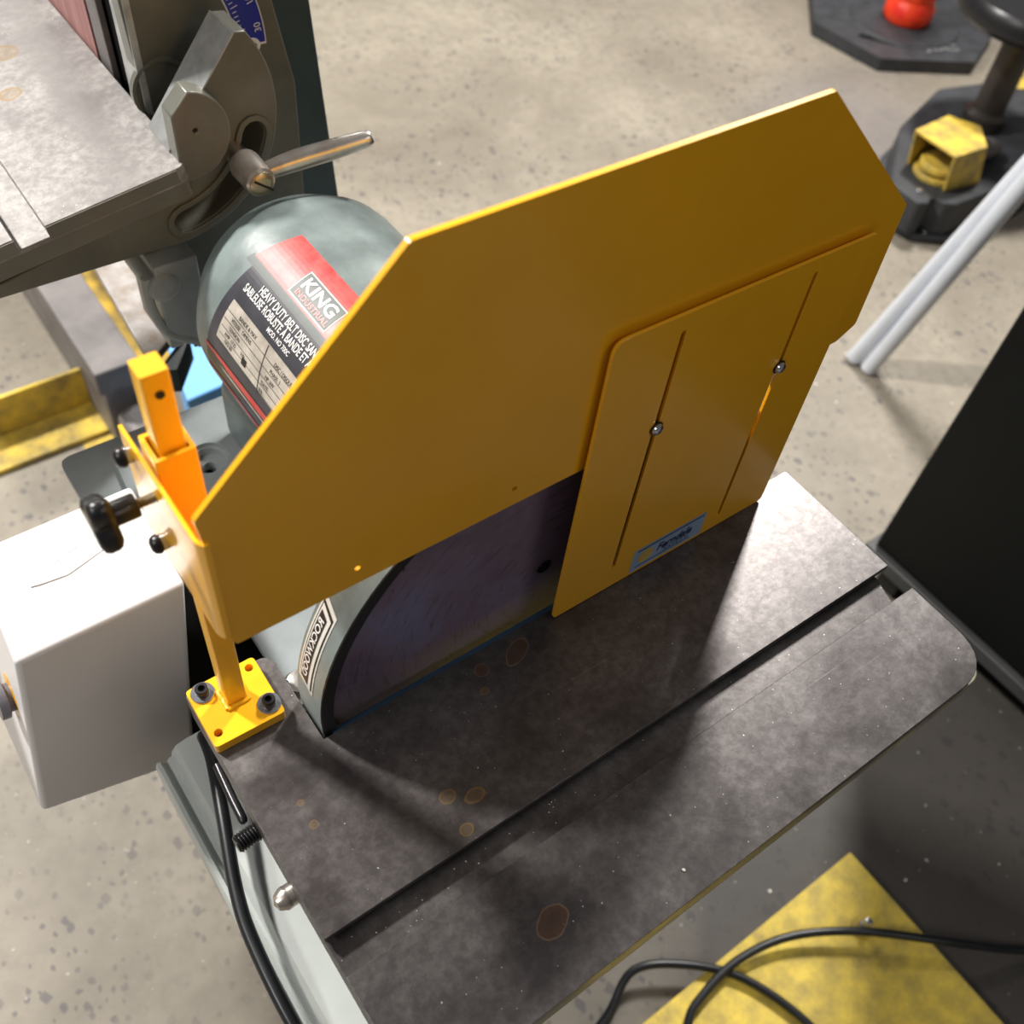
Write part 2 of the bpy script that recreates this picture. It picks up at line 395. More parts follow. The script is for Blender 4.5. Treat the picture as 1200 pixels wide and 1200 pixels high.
def tube(bm, pts, rad, n=10, sub=6):
    """smooth tube along catmull-rom points; rad number or list"""
    pts = [Vector(p) for p in pts]; path = []; rr = []
    rl = rad if isinstance(rad, (list, tuple)) else [rad] * len(pts)
    if len(pts) > 2:
        for i in range(len(pts) - 1):
            p0 = pts[max(i - 1, 0)]; p1 = pts[i]; p2 = pts[i + 1]; p3 = pts[min(i + 2, len(pts) - 1)]
            for k in range(sub):
                t = k / sub
                path.append(0.5 * ((2 * p1) + (p2 - p0) * t + (2 * p0 - 5 * p1 + 4 * p2 - p3) * t * t + (3 * p1 - p0 - 3 * p2 + p3) * t ** 3))
                rr.append(rl[i] * (1 - t) + rl[i + 1] * t)
    else: path = [pts[0]]; rr = [rl[0]]
    path.append(pts[-1]); rr.append(rl[-1])
    rings = []; up = None
    for i, p in enumerate(path):
        d = (path[min(i + 1, len(path) - 1)] - path[max(i - 1, 0)]).normalized()
        if up is None: up = d.orthogonal().normalized()
        up = (up - d * up.dot(d)).normalized(); s = d.cross(up)
        rings.append([bm.verts.new(p + (up * math.cos(2 * math.pi * k / n) + s * math.sin(2 * math.pi * k / n)) * rr[i]) for k in range(n)])
    for a, b in zip(rings, rings[1:]):
        for k in range(n): bm.faces.new((a[k], a[(k + 1) % n], b[(k + 1) % n], b[k]))
    bm.faces.new(rings[0][::-1]); bm.faces.new(rings[-1])
    return bm
def text_mesh(s, size, shear=0.0, width=1.0, align='LEFT', weight=0.0):
    c = bpy.data.curves.new('text', 'FONT'); c.body = s; c.size = size; c.align_x = align
    c.shear = shear; c.resolution_u = 3; c.offset = weight
    o = bpy.data.objects.new('text', c); COL.objects.link(o)
    dg = bpy.context.evaluated_depsgraph_get(); me = bpy.data.meshes.new_from_object(o.evaluated_get(dg))
    bpy.data.objects.remove(o); bpy.data.curves.remove(c)
    bm = bmesh.new(); bm.from_mesh(me); bpy.data.meshes.remove(me)
    for v in bm.verts: v.co.x *= width
    return bm
def put(bm_src, bm_dst, fn):
    mp = {v: bm_dst.verts.new(fn(v.co)) for v in bm_src.verts}
    for f in bm_src.faces:
        try: bm_dst.faces.new([mp[v] for v in f.verts])
        except ValueError: pass
    bm_src.free()
def newflat(name, bm, mat, parent):
    """thin print: keep the face winding as built"""
    me = bpy.data.meshes.new(name); off = world_loc(parent)
    bmesh.ops.translate(bm, verts=bm.verts, vec=-off)
    bm.to_mesh(me); bm.free(); me.materials.append(mat)
    o = bpy.data.objects.new(name, me); COL.objects.link(o); o.parent = parent
    return o

# ------------------------------------------------------------------ setting
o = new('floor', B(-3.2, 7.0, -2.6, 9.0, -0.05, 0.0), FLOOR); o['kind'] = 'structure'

# ================================================================== THE SANDER
sander = thing('belt_disc_sander', 'grey-green combination belt and disc sander with two steel work tables', 'sander', (0.2, 0.25, 0.0))

# --- disc table
X0, X1, YB, YF = 0.0, 0.4, 0.0915, -0.0836
SD = 0.0198
bm = bmesh.new()
rear = rp([(X0, 0), (X1, 0), (X1, YB), (0.352, YB), (0.352, 0.0884), (0.049, 0.0884), (0.049, 0.1495), (X0, 0.1495)],
          [0, 0, 0.002, 0, 0, 0, 0.008, 0.001])
plate(bm, rear, 'z', 0.7955, 0.80)
rear2 = [(X0, 0.0045), (X1, 0.0045), (X1, YB), (0.352, YB), (0.352, 0.0884), (0.049, 0.0884), (0.049, 0.145), (0.044, 0.1495), (X0, 0.1495)]
plate(bm, rear2, 'z', 0.790, 0.7955)
front = rp([(X0, YF), (X1, YF), (X1, -SD), (X0, -SD)], [0.012, 0.030, 0.0004, 0.0006], 8)
plate(bm, front, 'z', 0.7890, 0.80)
under = rp([(X0 + 0.0005, YF + 0.012), (X1 - 0.012, YF + 0.012), (X1 - 0.012, -SD), (X1 - 0.006, 0.0), (X1 - 0.006, YB - 0.004), (0.352, YB - 0.004), (0.352, 0.0884), (0.049, 0.0884), (0.049, 0.1495), (X0 + 0.0005, 0.1495)],
           [0.02, 0.02, 0, 0, 0, 0, 0, 0, 0.006, 0])
plate(bm, under, 'z', 0.776, 0.7905)
table = new('disc_table', bm, DT, sander, bevel=0.0005, seg=2)
table['label'] = 'dark mottled cast-iron disc table with a mitre slot'
new('table_lip', P(rp([(X0 + .0006, YF + 0.0002), (X1 - .0004, YF + 0.0002), (X1 - .0004, YF + 0.030), (X0 + .0006, YF + 0.030)], [0.012, 0.029, 0.001, 0.001], 8), 'z', 0.7730, 0.7892), EDGEREFL, table, bevel=0.0006)
new('gap_reflection_strip', hexa(bmesh.new(), [(0.055, 0.0880, 0.790), (0.345, 0.0880, 0.790), (0.345, 0.0925, 0.790), (0.055, 0.0925, 0.790), (0.055, 0.0880, 0.7998), (0.345, 0.0880, 0.7998), (0.345, 0.0922, 0.7975), (0.055, 0.0922, 0.7975)]), BLUEREFL, table)  # added strip that carries the painted blue reflection
# underside ribs and trunnion of the disc table
bm = bmesh.new()
box(bm, 0.006, 0.38, -0.065, -0.055, 0.755, 0.777)
box(bm, 0.010, 0.016, -0.05, 0.085, 0.745, 0.777)
box(bm, 0.370, 0.378, -0.05, 0.085, 0.745, 0.777)
box(bm, 0.07, 0.33, 0.02, 0.06, 0.70, 0.777)
new('table_rib', bm, GREEN, table, bevel=0.002)
bm = tube(bmesh.new(), [(0.010, 0.036, 0.772), (-0.0035, 0.036, 0.772)], 0.006, 14)
lathe(bm, [(0, -0.0065), (0.004, -0.005), (0.0062, -0.001), (0.0062, 0.001), (0.004, 0.005), (0, 0.0065)], (-0.0035, 0.036, 0.772), (1, 0, 0), 16)
new('pivot_knob', bm, HSTEEL, table, smooth=True)
# threaded stud
bm = bmesh.new(); prof = []
for k in range(9):
    prof += [(0.0046, k * 0.0017), (0.0055, k * 0.0017 + 0.0006), (0.0046, k * 0.0017 + 0.0013)]
lathe(bm, prof + [(0.0042, 0.0158)], (0.004, 0.0745, 0.772), (-1, -0.06, 0), 16)
new('threaded_stud', bm, BLACKM, table, smooth=True, angle=60)
new('stop_rod', tube(bmesh.new(), [(0.004, 0.145, 0.717), (0.002, 0.1208, 0.720), (0.0012, 0.1051, 0.722), (0.001, 0.102, 0.722)], [0.0028, 0.0028, 0.0028, 0.0010], 12), BLACKM, table, smooth=True)
new('cap_nut', L([(0.0095, 0), (0.0095, 0.006), (0.007, 0.010), (0, 0.0115)], (0.0575, 0.133, 0.776), n=20), HSTEEL, table, smooth=True)

# --- sanding disc and its guard
DC = Vector((0.2029, 0.0, 0.8145))
new('sanding_disc', L([(0, 0), (0.1420, 0), (0.1447, 0.0008), (0.1450, 0.003), (0.1450, 0.0085), (0.02, 0.0085)], (DC.x, 0.1000, DC.z), (0, 1, 0), 96),
    [DISC], sander, smooth=True)['label'] = 'dark purple worn abrasive disc'
bm = lathe(bmesh.new(), [(0.1458, 0.000), (0.1458, 0.009), (0.1430, 0.009), (0.1430, 0.0005)], (DC.x, 0.1008, DC.z), (0, 1, 0), 96)
new('disc_rim', bm, HSTEEL, sander, smooth=True)
new('disc_dark_button', L([(0.0055, 0), (0.0045, 0.0006), (0.0040, 0.0002), (0, 0.0002)], (0.1985, 0.1000, 0.8300), (0, -1, 0), 20), BLACKP, sander, smooth=True)  # small black button on the disc face
# guard: ring shell open at the front
bm = bmesh.new(); n = 96; rings = []
prof = [(0.1485, 0.0905), (0.1535, 0.0905), (0.1535, 0.1145), (0.1515, 0.1165), (0.0780, 0.1185), (0.0740, 0.1235), (0.0740, 0.1520), (0.0500, 0.1520), (0.0500, 0.1150), (0.1485, 0.1135)]
for r, y in prof: rings.append([bm.verts.new((DC.x + r * math.cos(2 * math.pi * k / n), y, DC.z + r * math.sin(2 * math.pi * k / n))) for k in range(n)])
for a, b in zip(rings, rings[1:] + rings[:1]):
    for k in range(n): bm.faces.new((a[k], a[(k + 1) % n], b[(k + 1) % n], b[k]))
guard = new('disc_guard', bm, GREEN, sander, smooth=True, angle=30)
bm = bmesh.new(); rings = []
for r, y in [(0.1462, 0.0898), (0.1532, 0.0898), (0.1532, 0.0908), (0.1462, 0.0985)]:
    rings.append([bm.verts.new((DC.x + r * math.cos(2 * math.pi * k / n), y, DC.z + r * math.sin(2 * math.pi * k / n))) for k in range(n)])
for a, b in zip(rings, rings[1:] + rings[:1]):
    for k in range(n): bm.faces.new((a[k], a[(k + 1) % n], b[(k + 1) % n], b[k]))
new('guard_edge', bm, BLACKP, guard, smooth=True, angle=30)
# curved sticker on the guard: angle measured from up, negative to the left
def cyl(cx, cz, r):
    def f(y, a): return Vector((cx + r * math.sin(R(a)), y, cz + r * math.cos(R(a))))
    return f
def patch(bm, f, corners, nu=4, nv=14):
    """corners: (y,a) far-top, near-top, near-bottom, far-bottom bilinear patch"""
    c = corners; g = []
    for i in range(nv + 1):
        t = i / nv; row = []
        for j in range(nu + 1):
            s = j / nu
            y = (c[0][0] * (1 - s) + c[1][0] * s) * (1 - t) + (c[3][0] * (1 - s) + c[2][0] * s) * t
            a = (c[0][1] * (1 - s) + c[1][1] * s) * (1 - t) + (c[3][1] * (1 - s) + c[2][1] * s) * t
            row.append(bm.verts.new(f(y, a)))
        g.append(row)
    for i in range(nv):
        for j in range(nu): bm.faces.new((g[i][j], g[i + 1][j], g[i + 1][j + 1], g[i][j + 1]))
    return bm
f1 = cyl(DC.x, DC.z, 0.15375); f2 = cyl(DC.x, DC.z, 0.15395); f3 = cyl(DC.x, DC.z, 0.15415); f4 = cyl(DC.x, DC.z, 0.15435)
ya, yb = 0.1125, 0.0988
newflat('guard_sticker', patch(bmesh.new(), f1, [(ya, -60), (yb, -62), (yb, -84.5), (ya, -83)]), STKW, guard)
bm = patch(bmesh.new(), f2, [(ya - .0012, -61.3), (yb + .0012, -63), (yb + .0012, -83.6), (ya - .0012, -82)])
newflat('sticker_border', bm, INKK, guard)
newflat('sticker_field', patch(bmesh.new(), f3, [(ya - .0020, -61.9), (yb + .0020, -63.6), (yb + .0020, -83.2), (ya - .0020, -81.6)]), STKW, guard)
newflat('sticker_bar', patch(bmesh.new(), f4, [(ya - .0030, -63.2), (yb + .0045, -64.2), (yb + .0045, -82.6), (ya - .0030, -81.6)]), INKK, guard)
bm = bmesh.new(); f5 = cyl(DC.x, DC.z, 0.15455)
def map_rw(co):
    a = -64.6 - co.x / 0.154 * 57.3
    return f5(yb + 0.0056 + co.y, a)
put(text_mesh('ROCKWOOD', 0.0062, width=1.12, weight=0.0001), bm, map_rw)
newflat('sticker_lettering', bm, INKW, guard)

# --- motor
MC = Vector((0.200, 0.0, 0.8155)); MR = 0.0808
prof = [(0.030, 0.145), (0.060, 0.150), (0.0745, 0.157), (MR, 0.170), (MR, 0.378), (0.0795, 0.388), (0.0750, 0.397), (0.0700, 0.403), (0.0680, 0.410), (0.062, 0.418), (0.040, 0.426), (0, 0.428)]
bm = lathe(bmesh.new(), [(r, h) for r, h in prof], (MC.x, 0, MC.z), (0, 1, 0), 96)
motor = new('motor', bm, GREEN, sander, smooth=True, angle=40)
bm = bmesh.new(); box(bm, 0.13, 0.27, 0.20, 0.40, 0.702, 0.765)
new('motor_foot', bm, GREEN, motor, bevel=0.012, seg=4)
g = [cyl(MC.x, MC.z, MR + 0.0002 * (k + 1)) for k in range(6)]
yl = 0.150
newflat('label_backing', patch(bmesh.new(), g[0], [(0.357, -34), (yl, -34), (yl, -104), (0.372, -100)], 6, 30), LABK, motor)
bm = patch(bmesh.new(), g[1], [(0.353, -9), (yl, -8), (yl, -31.5), (0.362, -31)], 6, 10)
newflat('red_band', bm, INKR, motor)
newflat('grey_strip', patch(bmesh.new(), g[1], [(0.364, -30.5), (yl, -31.5), (yl, -35), (0.366, -35)], 6, 3), LABG, motor)
newflat('silver_table', patch(bmesh.new(), g[1], [(0.352, -51.5), (yl, -52.5), (yl, -76), (0.356, -73)], 6, 10), LABW, motor)
# logo box
newflat('logo_border', patch(bmesh.new(), g[2], [(0.321, -16.8), (0.277, -16.8), (0.277, -30), (0.321, -30)], 4, 6), STKW, motor)
newflat('logo_field', patch(bmesh.new(), g[3], [(0.3202, -17.4), (0.2778, -17.4), (0.2778, -29.4), (0.3202, -29.4)], 4, 6), LABG, motor)
def on_motor(k, y0, a0):
    def f(co): return g[k](y0 - co.x, a0 + co.y / MR * 57.2958)
    return f
bm = bmesh.new(); put(text_mesh('KING', 0.0118, width=1.28, weight=0.0003), bm, on_motor(4, 0.3175, -24.6)); newflat('logo_lettering', bm, INKW, motor)
bm = bmesh.new(); put(text_mesh('INDUSTRIAL', 0.0052, width=1.30, weight=0.0001), bm, on_motor(4, 0.3165, -28.4)); newflat('logo_subline', bm, INKR, motor)
bm = bmesh.new()
put(text_mesh('HEAVY DUTY BELT DISC SANDER', 0.0078, width=0.68, weight=0.00016), bm, on_motor(2, 0.338, -40.4))
put(text_mesh('SABLEUSE ROBUSTE À BANDE ET À DISQUE', 0.0078, width=0.68, weight=0.00016), bm, on_motor(2, 0.350, -45.2))
put(text_mesh('MOD. NO 700C', 0.0046, width=0.85, weight=0.0001), bm, on_motor(2, 0.313, -48.9))
newflat('label_lettering', bm, INKW, motor)
bm = bmesh.new()
for k, (s, y, a) in enumerate([('BANDE & MAX', 0.339, -56.2), ('DIMENS.', 0.331, -60.0), ('VITESSE', 0.345, -60.2), ('TENSION', 0.344, -64.4), ('AMP. 1725', 0.347, -68.4), ('NO 60', 0.345, -71.8), ('kW', 0.325, -68.2),
                               ('DISC / DISQUE', 0.292, -57.0), ('PHASE: 1', 0.293, -61.0), ('HP. kW', 0.295, -65.0), ('DATE:', 0.297, -69.0), ('SER.:', 0.298, -73.0)]):
    put(text_mesh(s, 0.0040, width=0.85), bm, on_motor(2, y, a))
for a in (-57.0, -61.2, -65.2, -69.2, -73.2):
    patch(bm, g[2], [(0.353, a), (yl, a - .5), (yl, a - .8), (0.353, a - .3)], 8, 1)
patch(bm, g[2], [(0.3045, -52.2), (0.3038, -52.2), (0.2985, -75.0), (0.2992, -75.0)], 1, 8)
patch(bm, g[3], [(0.322, -67.5), (0.3165, -67.5), (0.3165, -71), (0.322, -71)], 1, 3)
newflat('table_lettering', bm, INKK, motor)
bm = bmesh.new()
patch(bm, g[2], [(0.370, -82), (yl, -78), (yl, -80.5), (0.370, -84.5)], 6, 2)
patch(bm, g[2], [(0.345, -84), (yl, -80.5), (yl, -84), (0.335, -85)], 6, 2)
patch(bm, g[2], [(0.372, -96.5), (yl, -92), (yl, -94.5), (0.373, -99.5)], 6, 2)
newflat('warning_stripe', bm, INKR, motor)
newflat('grey_stripe', patch(bmesh.new(), g[1], [(0.350, -86.5), (yl, -85), (yl, -86), (0.345, -88)], 6, 2), LABW, motor)

# --- base casting and stand
holes = [circ(0.1077, 0.3808, 0.0135, 24), circ(0.33, 0.38, 0.0135, 24)]
outl = rp([(0.065, 0.165), (0.38, 0.165), (0.38, 0.4385), (0.014, 0.4385), (0.014, 0.318), (0.065, 0.306)], 0.010)
bm = P(outl, 'z', 0.6925, 0.70, holes)
for hx in (0.1077, 0.33):
    plate(bm, circ(hx, 0.3808, 0.0145, 24), 'z', 0.684, 0.6925, [circ(hx, 0.3808, 0.0055, 16)])
box(bm, 0.070, 0.376, 0.170, 0.434, 0.672, 0.684); box(bm, 0.018, 0.11, 0.33, 0.434, 0.672, 0.684)
base = new('base_casting', bm, BASEM, sander, bevel=0.0015)
pad = rp([(0.042, 0.35), (0.092, 0.352), (0.092, 0.30), (0.20, 0.30), (0.20, 0.425), (0.049, 0.4245)], [0.01, 0.01, 0.002, 0.002, 0.01, 0.016])
new('raised_pad', P(pad, 'z', 0.6995, 0.7035, [circ(0.1077, 0.3808, 0.0155, 24)]), BASEM, base, bevel=0.001)
# stand: folded sheet metal swept along y
sec = [(-0.0240, 0.60), (-0.0245, 0.655), (-0.0230, 0.6600), (-0.0205, 0.6600), (-0.0190, 0.6560), (-0.0165, 0.6555), (-0.0150, 0.6590), (-0.0130, 0.6590), (-0.0115, 0.6650), (-0.0080, 0.6700), (0.0, 0.6720), (0.050, 0.6720), (0.058, 0.660), (0.058, 0.60)]
bm = bmesh.new()
def loft(bm, secs):
    rr_ = [[bm.verts.new(p) for p in s] for s in secs]
    for a, b in zip(rr_, rr_[1:]):
        for k in range(len(a)): bm.faces.new((a[k], a[(k + 1) % len(a)], b[(k + 1) % len(b)], b[k]))
    bm.faces.new(rr_[0][::-1]); bm.faces.new(rr_[-1])
loft(bm, [[(x, y, z) for x, z in sec] for y in (-0.045, 0.195)])
stand = new('machine_stand', bm, STAND, sander, smooth=True, angle=25)
bm = bmesh.new()
hexa(bm, [(0.012, 0.06, 0.0), (0.34, 0.06, 0.0), (0.34, 0.43, 0.0), (0.012, 0.43, 0.0), (0.010, 0.06, 0.60), (0.345, 0.06, 0.60), (0.345, 0.435, 0.60), (0.010, 0.435, 0.60)])
box(bm, 0.08, 0.34, 0.18, 0.42, 0.60, 0.674)
new('stand_cabinet', bm, GAPBLK, stand, bevel=0.01, seg=3)

# --- belt side: tilted work table
PH = R(8.5)
TM = Matrix.Translation((0.05416, 0, 0.90114)) @ Matrix(((math.cos(PH), 0, -math.sin(PH), 0), (0, 1, 0, 0), (math.sin(PH), 0, math.cos(PH), 0), (0, 0, 0, 1)))
U1 = 0.0952
bm = bmesh.new()
plate(bm, rp([(0.0, 0.427), (U1, 0.427), (U1, 0.85), (0.0, 0.85)], [0, 0.009, 0.004, 0]), 'z', -0.009, 0)
plate(bm, [(-0.32, 0.427), (-0.0198, 0.427), (-0.0198, 0.85), (-0.32, 0.85)], 'z', -0.009, 0)
plate(bm, rp([(-0.32, 0.4275), (U1, 0.4275), (U1, 0.85), (-0.32, 0.85)], [0, 0.009, 0.004, 0]), 'z', -0.012, -0.0085)
bmesh.ops.transform(bm, matrix=TM, verts=bm.verts)
btab = new('belt_table', bm, BT, sander, bevel=0.0005)
btab['label'] = 'bright mottled steel belt table with a slot'
bm = bmesh.new()
o1 = rp([(-0.32, 0.4278), (U1 - 0.0005, 0.4278), (U1 - 0.0005, 0.84), (-0.32, 0.84)], [0, 0.009, 0, 0])
plate(bm, o1, 'z', -0.024, -0.0092)
bmesh.ops.transform(bm, matrix=TM, verts=bm.verts)
new('table_apron', bm, OLIVE, btab, bevel=0.0006)
# painted front of the table plate, either side of the slot
bm = bmesh.new()
for u0, u1 in ((0.0, 0.0865), (-0.32, -0.0198)):
    box(bm, u0, u1, 0.4262, 0.4272, -0.0095, -0.0006)
bmesh.ops.transform(bm, matrix=TM, verts=bm.verts)
new('table_front_paint', bm, OLIVE, btab)

# trunnion quadrant with curved slot
SC_ = (0.132, 0.939); QC = (0.1367, 0.9295); QR = 0.0847
pts = [(0.1966, 0.9805)] + circ(QC[0], QC[1], QR, 22, 36, -98)
pts += [(0.1039, 0.8454), (-0.276, 0.8484), (-0.276, 0.8125), (-0.1015, 0.8330), (0.0217, 0.8566), (0.1039, 0.8731), (0.1439, 0.8813), (0.1439, 0.9152)]
sl = arcslot(QC[0], QC[1], 0.0683, 0.0082, -82, -15)
bm = P(pts, 'y', 0.4460, 0.4760, [sl])
trun = new('tilt_trunnion', bm, OLIVE, sander, bevel=0.001)
bm = P(arcslot(QC[0], QC[1], 0.0683, 0.0128, -82, -15), 'y', 0.4440, 0.4465, [arcslot(QC[0], QC[1], 0.0683, 0.0087, -82, -15)])
new('slot_rim', bm, OLIVE, trun, bevel=0.0006)
hb = circ(0.1511, 0.9295, 0.0303, 16, 78, -92) + [(0.1444, 0.9003), (0.1444, 0.9459)]
bm = P(hb, 'y', 0.4310, 0.4465, [circ(0.1583, 0.9331, 0.0016, 10)])
new('trunnion_boss', bm, OLIVE, trun, bevel=0.0012)
bm = hexa(bmesh.new(), [(0.1442, 0.4445, 0.9150), (0.1969, 0.4445, 0.9800), (0.1969, 0.4765, 0.9800), (0.1442, 0.4765, 0.9150),
                        (0.1434, 0.4445, 0.9156), (0.1961, 0.4445, 0.9808), (0.1961, 0.4765, 0.9808), (0.1434, 0.4765, 0.9156)])
new('machined_face', bm, ALUBAR, trun)
# lock handle
lock = new('lock_handle', L([(0.0075, -0.016), (0.0075, 0.0), (0.0102, 0.0012), (0.0108, 0.004), (0.0104, 0.020), (0.0100, 0.0255), (0.0085, 0.027), (0.0075, 0.027)], (0.1868, 0.432, 0.9020), (0, -1, 0), 28), HSTEEL, sander, smooth=True)
lock['label'] = 'worn steel locking lever'
bm = tube(bmesh.new(), [(0.1925, 0.414, 0.9035), (0.215, 0.4105, 0.9075), (0.240, 0.405, 0.9115), (0.2625, 0.400, 0.9155), (0.2650, 0.3995, 0.9160)], [0.0056, 0.0070, 0.0068, 0.0056, 0.0030], 16)
new('lever_arm', bm, HSTEEL, lock, smooth=True)
bm = L([(0.0083, 0.0), (0.0083, 0.0010), (0.0070, 0.0022), (0.0045, 0.0030), (0, 0.0034)], (0.1868, 0.4052, 0.9020), (0, -1, 0), 24)
new('slotted_screw', bm, BRASS, lock, smooth=True)
bm = bmesh.new(); box(bm, -0.0078, 0.0078, -0.0005, 0.0003, -0.0007, 0.0007, M=Matrix.Translation((0.1868, 0.4019, 0.9020)) @ Matrix.Rotation(R(38), 4, 'Y'))
new('screw_slot', bm, GAPBLK, lock)

# belt housing
cast = rp([(0.1515, 0.70), (0.262, 0.70), (0.262, 0.905), (0.246, 0.985), (0.232, 1.06), (0.222, 1.20), (0.138, 1.20), (0.1525, 0.90)], [0, 0, 0.01, 0.02, 0.02, 0, 0, 0])
house = new('belt_housing', P(cast, 'y', 0.5000, 0.5150), OLIVE, sander, bevel=0.001)
new('bright_edge_strip', hexa(bmesh.new(), [(0.1545, 0.4985, 0.70), (0.1595, 0.4985, 0.70), (0.1595, 0.5240, 0.70), (0.1545, 0.5240, 0.70), (0.1462, 0.4985, 1.20), (0.1512, 0.4985, 1.20), (0.1512, 0.5240, 1.20), (0.1462, 0.5240, 1.20)]), ALUBAR, house, bevel=0.0006)
new('platen_edge', hexa(bmesh.new(), [(0.1555, 0.5520, 0.70), (0.160, 0.5520, 0.70), (0.160, 0.5740, 0.70), (0.1555, 0.5740, 0.70), (0.1435, 0.5520, 1.20), (0.148, 0.5520, 1.20), (0.148, 0.5740, 1.20), (0.1435, 0.5740, 1.20)]), GREYST, house, bevel=0.0006)
new('housing_cheek', hexa(bmesh.new(), [(0.162, 0.515, 0.70), (0.25, 0.515, 0.70), (0.25, 0.72, 0.70), (0.162, 0.72, 0.70), (0.150, 0.515, 1.20), (0.22, 0.515, 1.20), (0.22, 0.72, 1.20), (0.150, 0.72, 1.20)]), GAPBLK, house)
bm = hexa(bmesh.new(), [(0.1555, 0.5790, 0.70), (0.160, 0.5790, 0.70), (0.160, 0.72, 0.70), (0.1555, 0.72, 0.70), (0.1435, 0.5790, 1.20), (0.148, 0.5790, 1.20), (0.148, 0.72, 1.20), (0.1435, 0.72, 1.20)])
new('sanding_belt', bm, BELT, sander)['label'] = 'dusty pink sanding belt'
new('pivot_cap', L([(0.0, 0), (0.017, 0.0), (0.019, -0.002), (0.0215, -0.002), (0.0215, 0.003), (0, 0.003)], (0.166, 0.5005, 0.9245), (0, 1, 0), 32), OLIVE, house, smooth=True)
slab = P([(0.200, 0.70), (0.3085, 0.70), (0.2625, 1.20), (0.20, 1.20)], 'y', 0.5150, 0.700)
new('belt_cover', slab, GREEND, house, bevel=0.0015)['label'] = 'dark teal sheet-metal belt cover'
# angle scale
sc_o = circ(SC_[0], SC_[1], 0.1095, 24, 1, 62) + circ(SC_[0], SC_[1], 0.0900, 24, 62, 1)
scale_ = new('angle_scale', P(rp(sc_o, 0), 'y', 0.4985, 0.5002), BLUEPL, house)
bm = P(circ(SC_[0], SC_[1], 0.1105, 24, 0.0, 63) + circ(SC_[0], SC_[1], 0.0890, 24, 63, 0.0), 'y', 0.4992, 0.5003)
new('scale_border', bm, INKW, house)
bm = bmesh.new()
for k in range(28):
    a = 8 + k * 2.0; r0 = 0.0915; r1 = r0 + (0.0050 if k % 5 == 0 else 0.0030)
    ca, sa = math.cos(R(a)), math.sin(R(a)); tx, tz = -sa * 0.00032, ca * 0.00032
    vs = [bm.verts.new((SC_[0] + r * ca + s * tx, 0.4980, SC_[1] + r * sa + s * tz)) for r, s in ((r0, -1), (r1, -1), (r1, 1), (r0, 1))]
    bm.faces.new(vs)
def polar_text(s, size, a0):
    def f(co):
        a = a0 + 0; c = Vector((SC_[0] + 0.1075 * math.cos(R(a)), 0, SC_[1] + 0.1075 * math.sin(R(a))))
        # letters stand with their tops towards the pivot
        up = Vector((-math.cos(R(a)), 0, -math.sin(R(a)))); right = Vector((-math.sin(R(a)), 0, math.cos(R(a))))
        right = Vector((up.z, 0, -up.x))
        return Vector((c.x, 0.4978, c.z)) + right * co.x + up * co.y
    return f
for s, a in (('30', 7.0), ('10', 17.5), ('0', 29)):
    put(text_mesh(s, 0.0068, align='CENTER'), bm, polar_text(s, 0.0085, a))
newflat('scale_marking', bm, INKW, scale_)
new('scale_rivet', L([(0.0052, 0), (0.0052, 0.001), (0.0034, 0.001), (0.0034, 0.0008), (0, 0.0008)], (SC_[0] + 0.1000, 0.4985, SC_[1] + 0.0010), (0, -1, 0), 24), INKW, scale_, smooth=True)
new('rivet_hole', L([(0.0024, 0), (0.0024, 0.0006), (0, 0.0006)], (SC_[0] + 0.1000, 0.4974, SC_[1] + 0.0010), (0, -1, 0), 16), GAPBLK, scale_)
# drive bracket castings below the belt table
bm = bmesh.new()
box(bm, 0.118, 0.150, 0.448, 0.50, 0.755, 0.830)
lathe(bm, [(0.0, 0), (0.016, 0.0), (0.018, 0.003), (0.018, 0.05), (0, 0.05)], (0.138, 0.452, 0.782), (0, 1, 0), 24)
lathe(bm, [(0.0, 0), (0.010, 0.0), (0.012, 0.002), (0.012, 0.05), (0, 0.05)], (0.123, 0.446, 0.812), (0, 1, 0), 24)
new('belt_arm_bracket', bm, BASEM, house, bevel=0.004, seg=3)
bm = tube(bmesh.new(), [(0.112, 0.452, 0.822), (0.112, 0.452, 0.795), (0.120, 0.450, 0.768), (0.145, 0.449, 0.750)], 0.0035, 10)
new('bracket_pipe', bm, BASEM, house, smooth=True)
bm = hexa(bmesh.new(), [(0.139, 0.609, 0.588), (0.1580, 0.612, 0.588), (0.1990, 0.665, 0.588), (0.1512, 0.82, 0.588),
                        (0.139, 0.609, 0.600), (0.1580, 0.612, 0.600), (0.1990, 0.665, 0.600), (0.1512, 0.82, 0.600)])
bm.free()
bm = P([(0.1400, 0.609), (0.1830, 0.640), (0.2200, 0.68), (0.3200, 0.70), (0.3200, 0.82), (0.1510, 0.82)], 'z', 0.590, 0.600)
new('support_plate', bm, LTST, house, bevel=0.001)
bm = bmesh.new(); box(bm, 0.285, 0.34, 0.44, 0.80, 0.20, 0.59); 
new('support_leg', bm, GREEND, house, bevel=0.004)
bm = P([(0.1450, 0.606), (0.1870, 0.640), (0.1900, 0.635), (0.160, 0.598)], 'z', 0.560, 0.5895)
new('support_gusset', bm, GREEND, house)

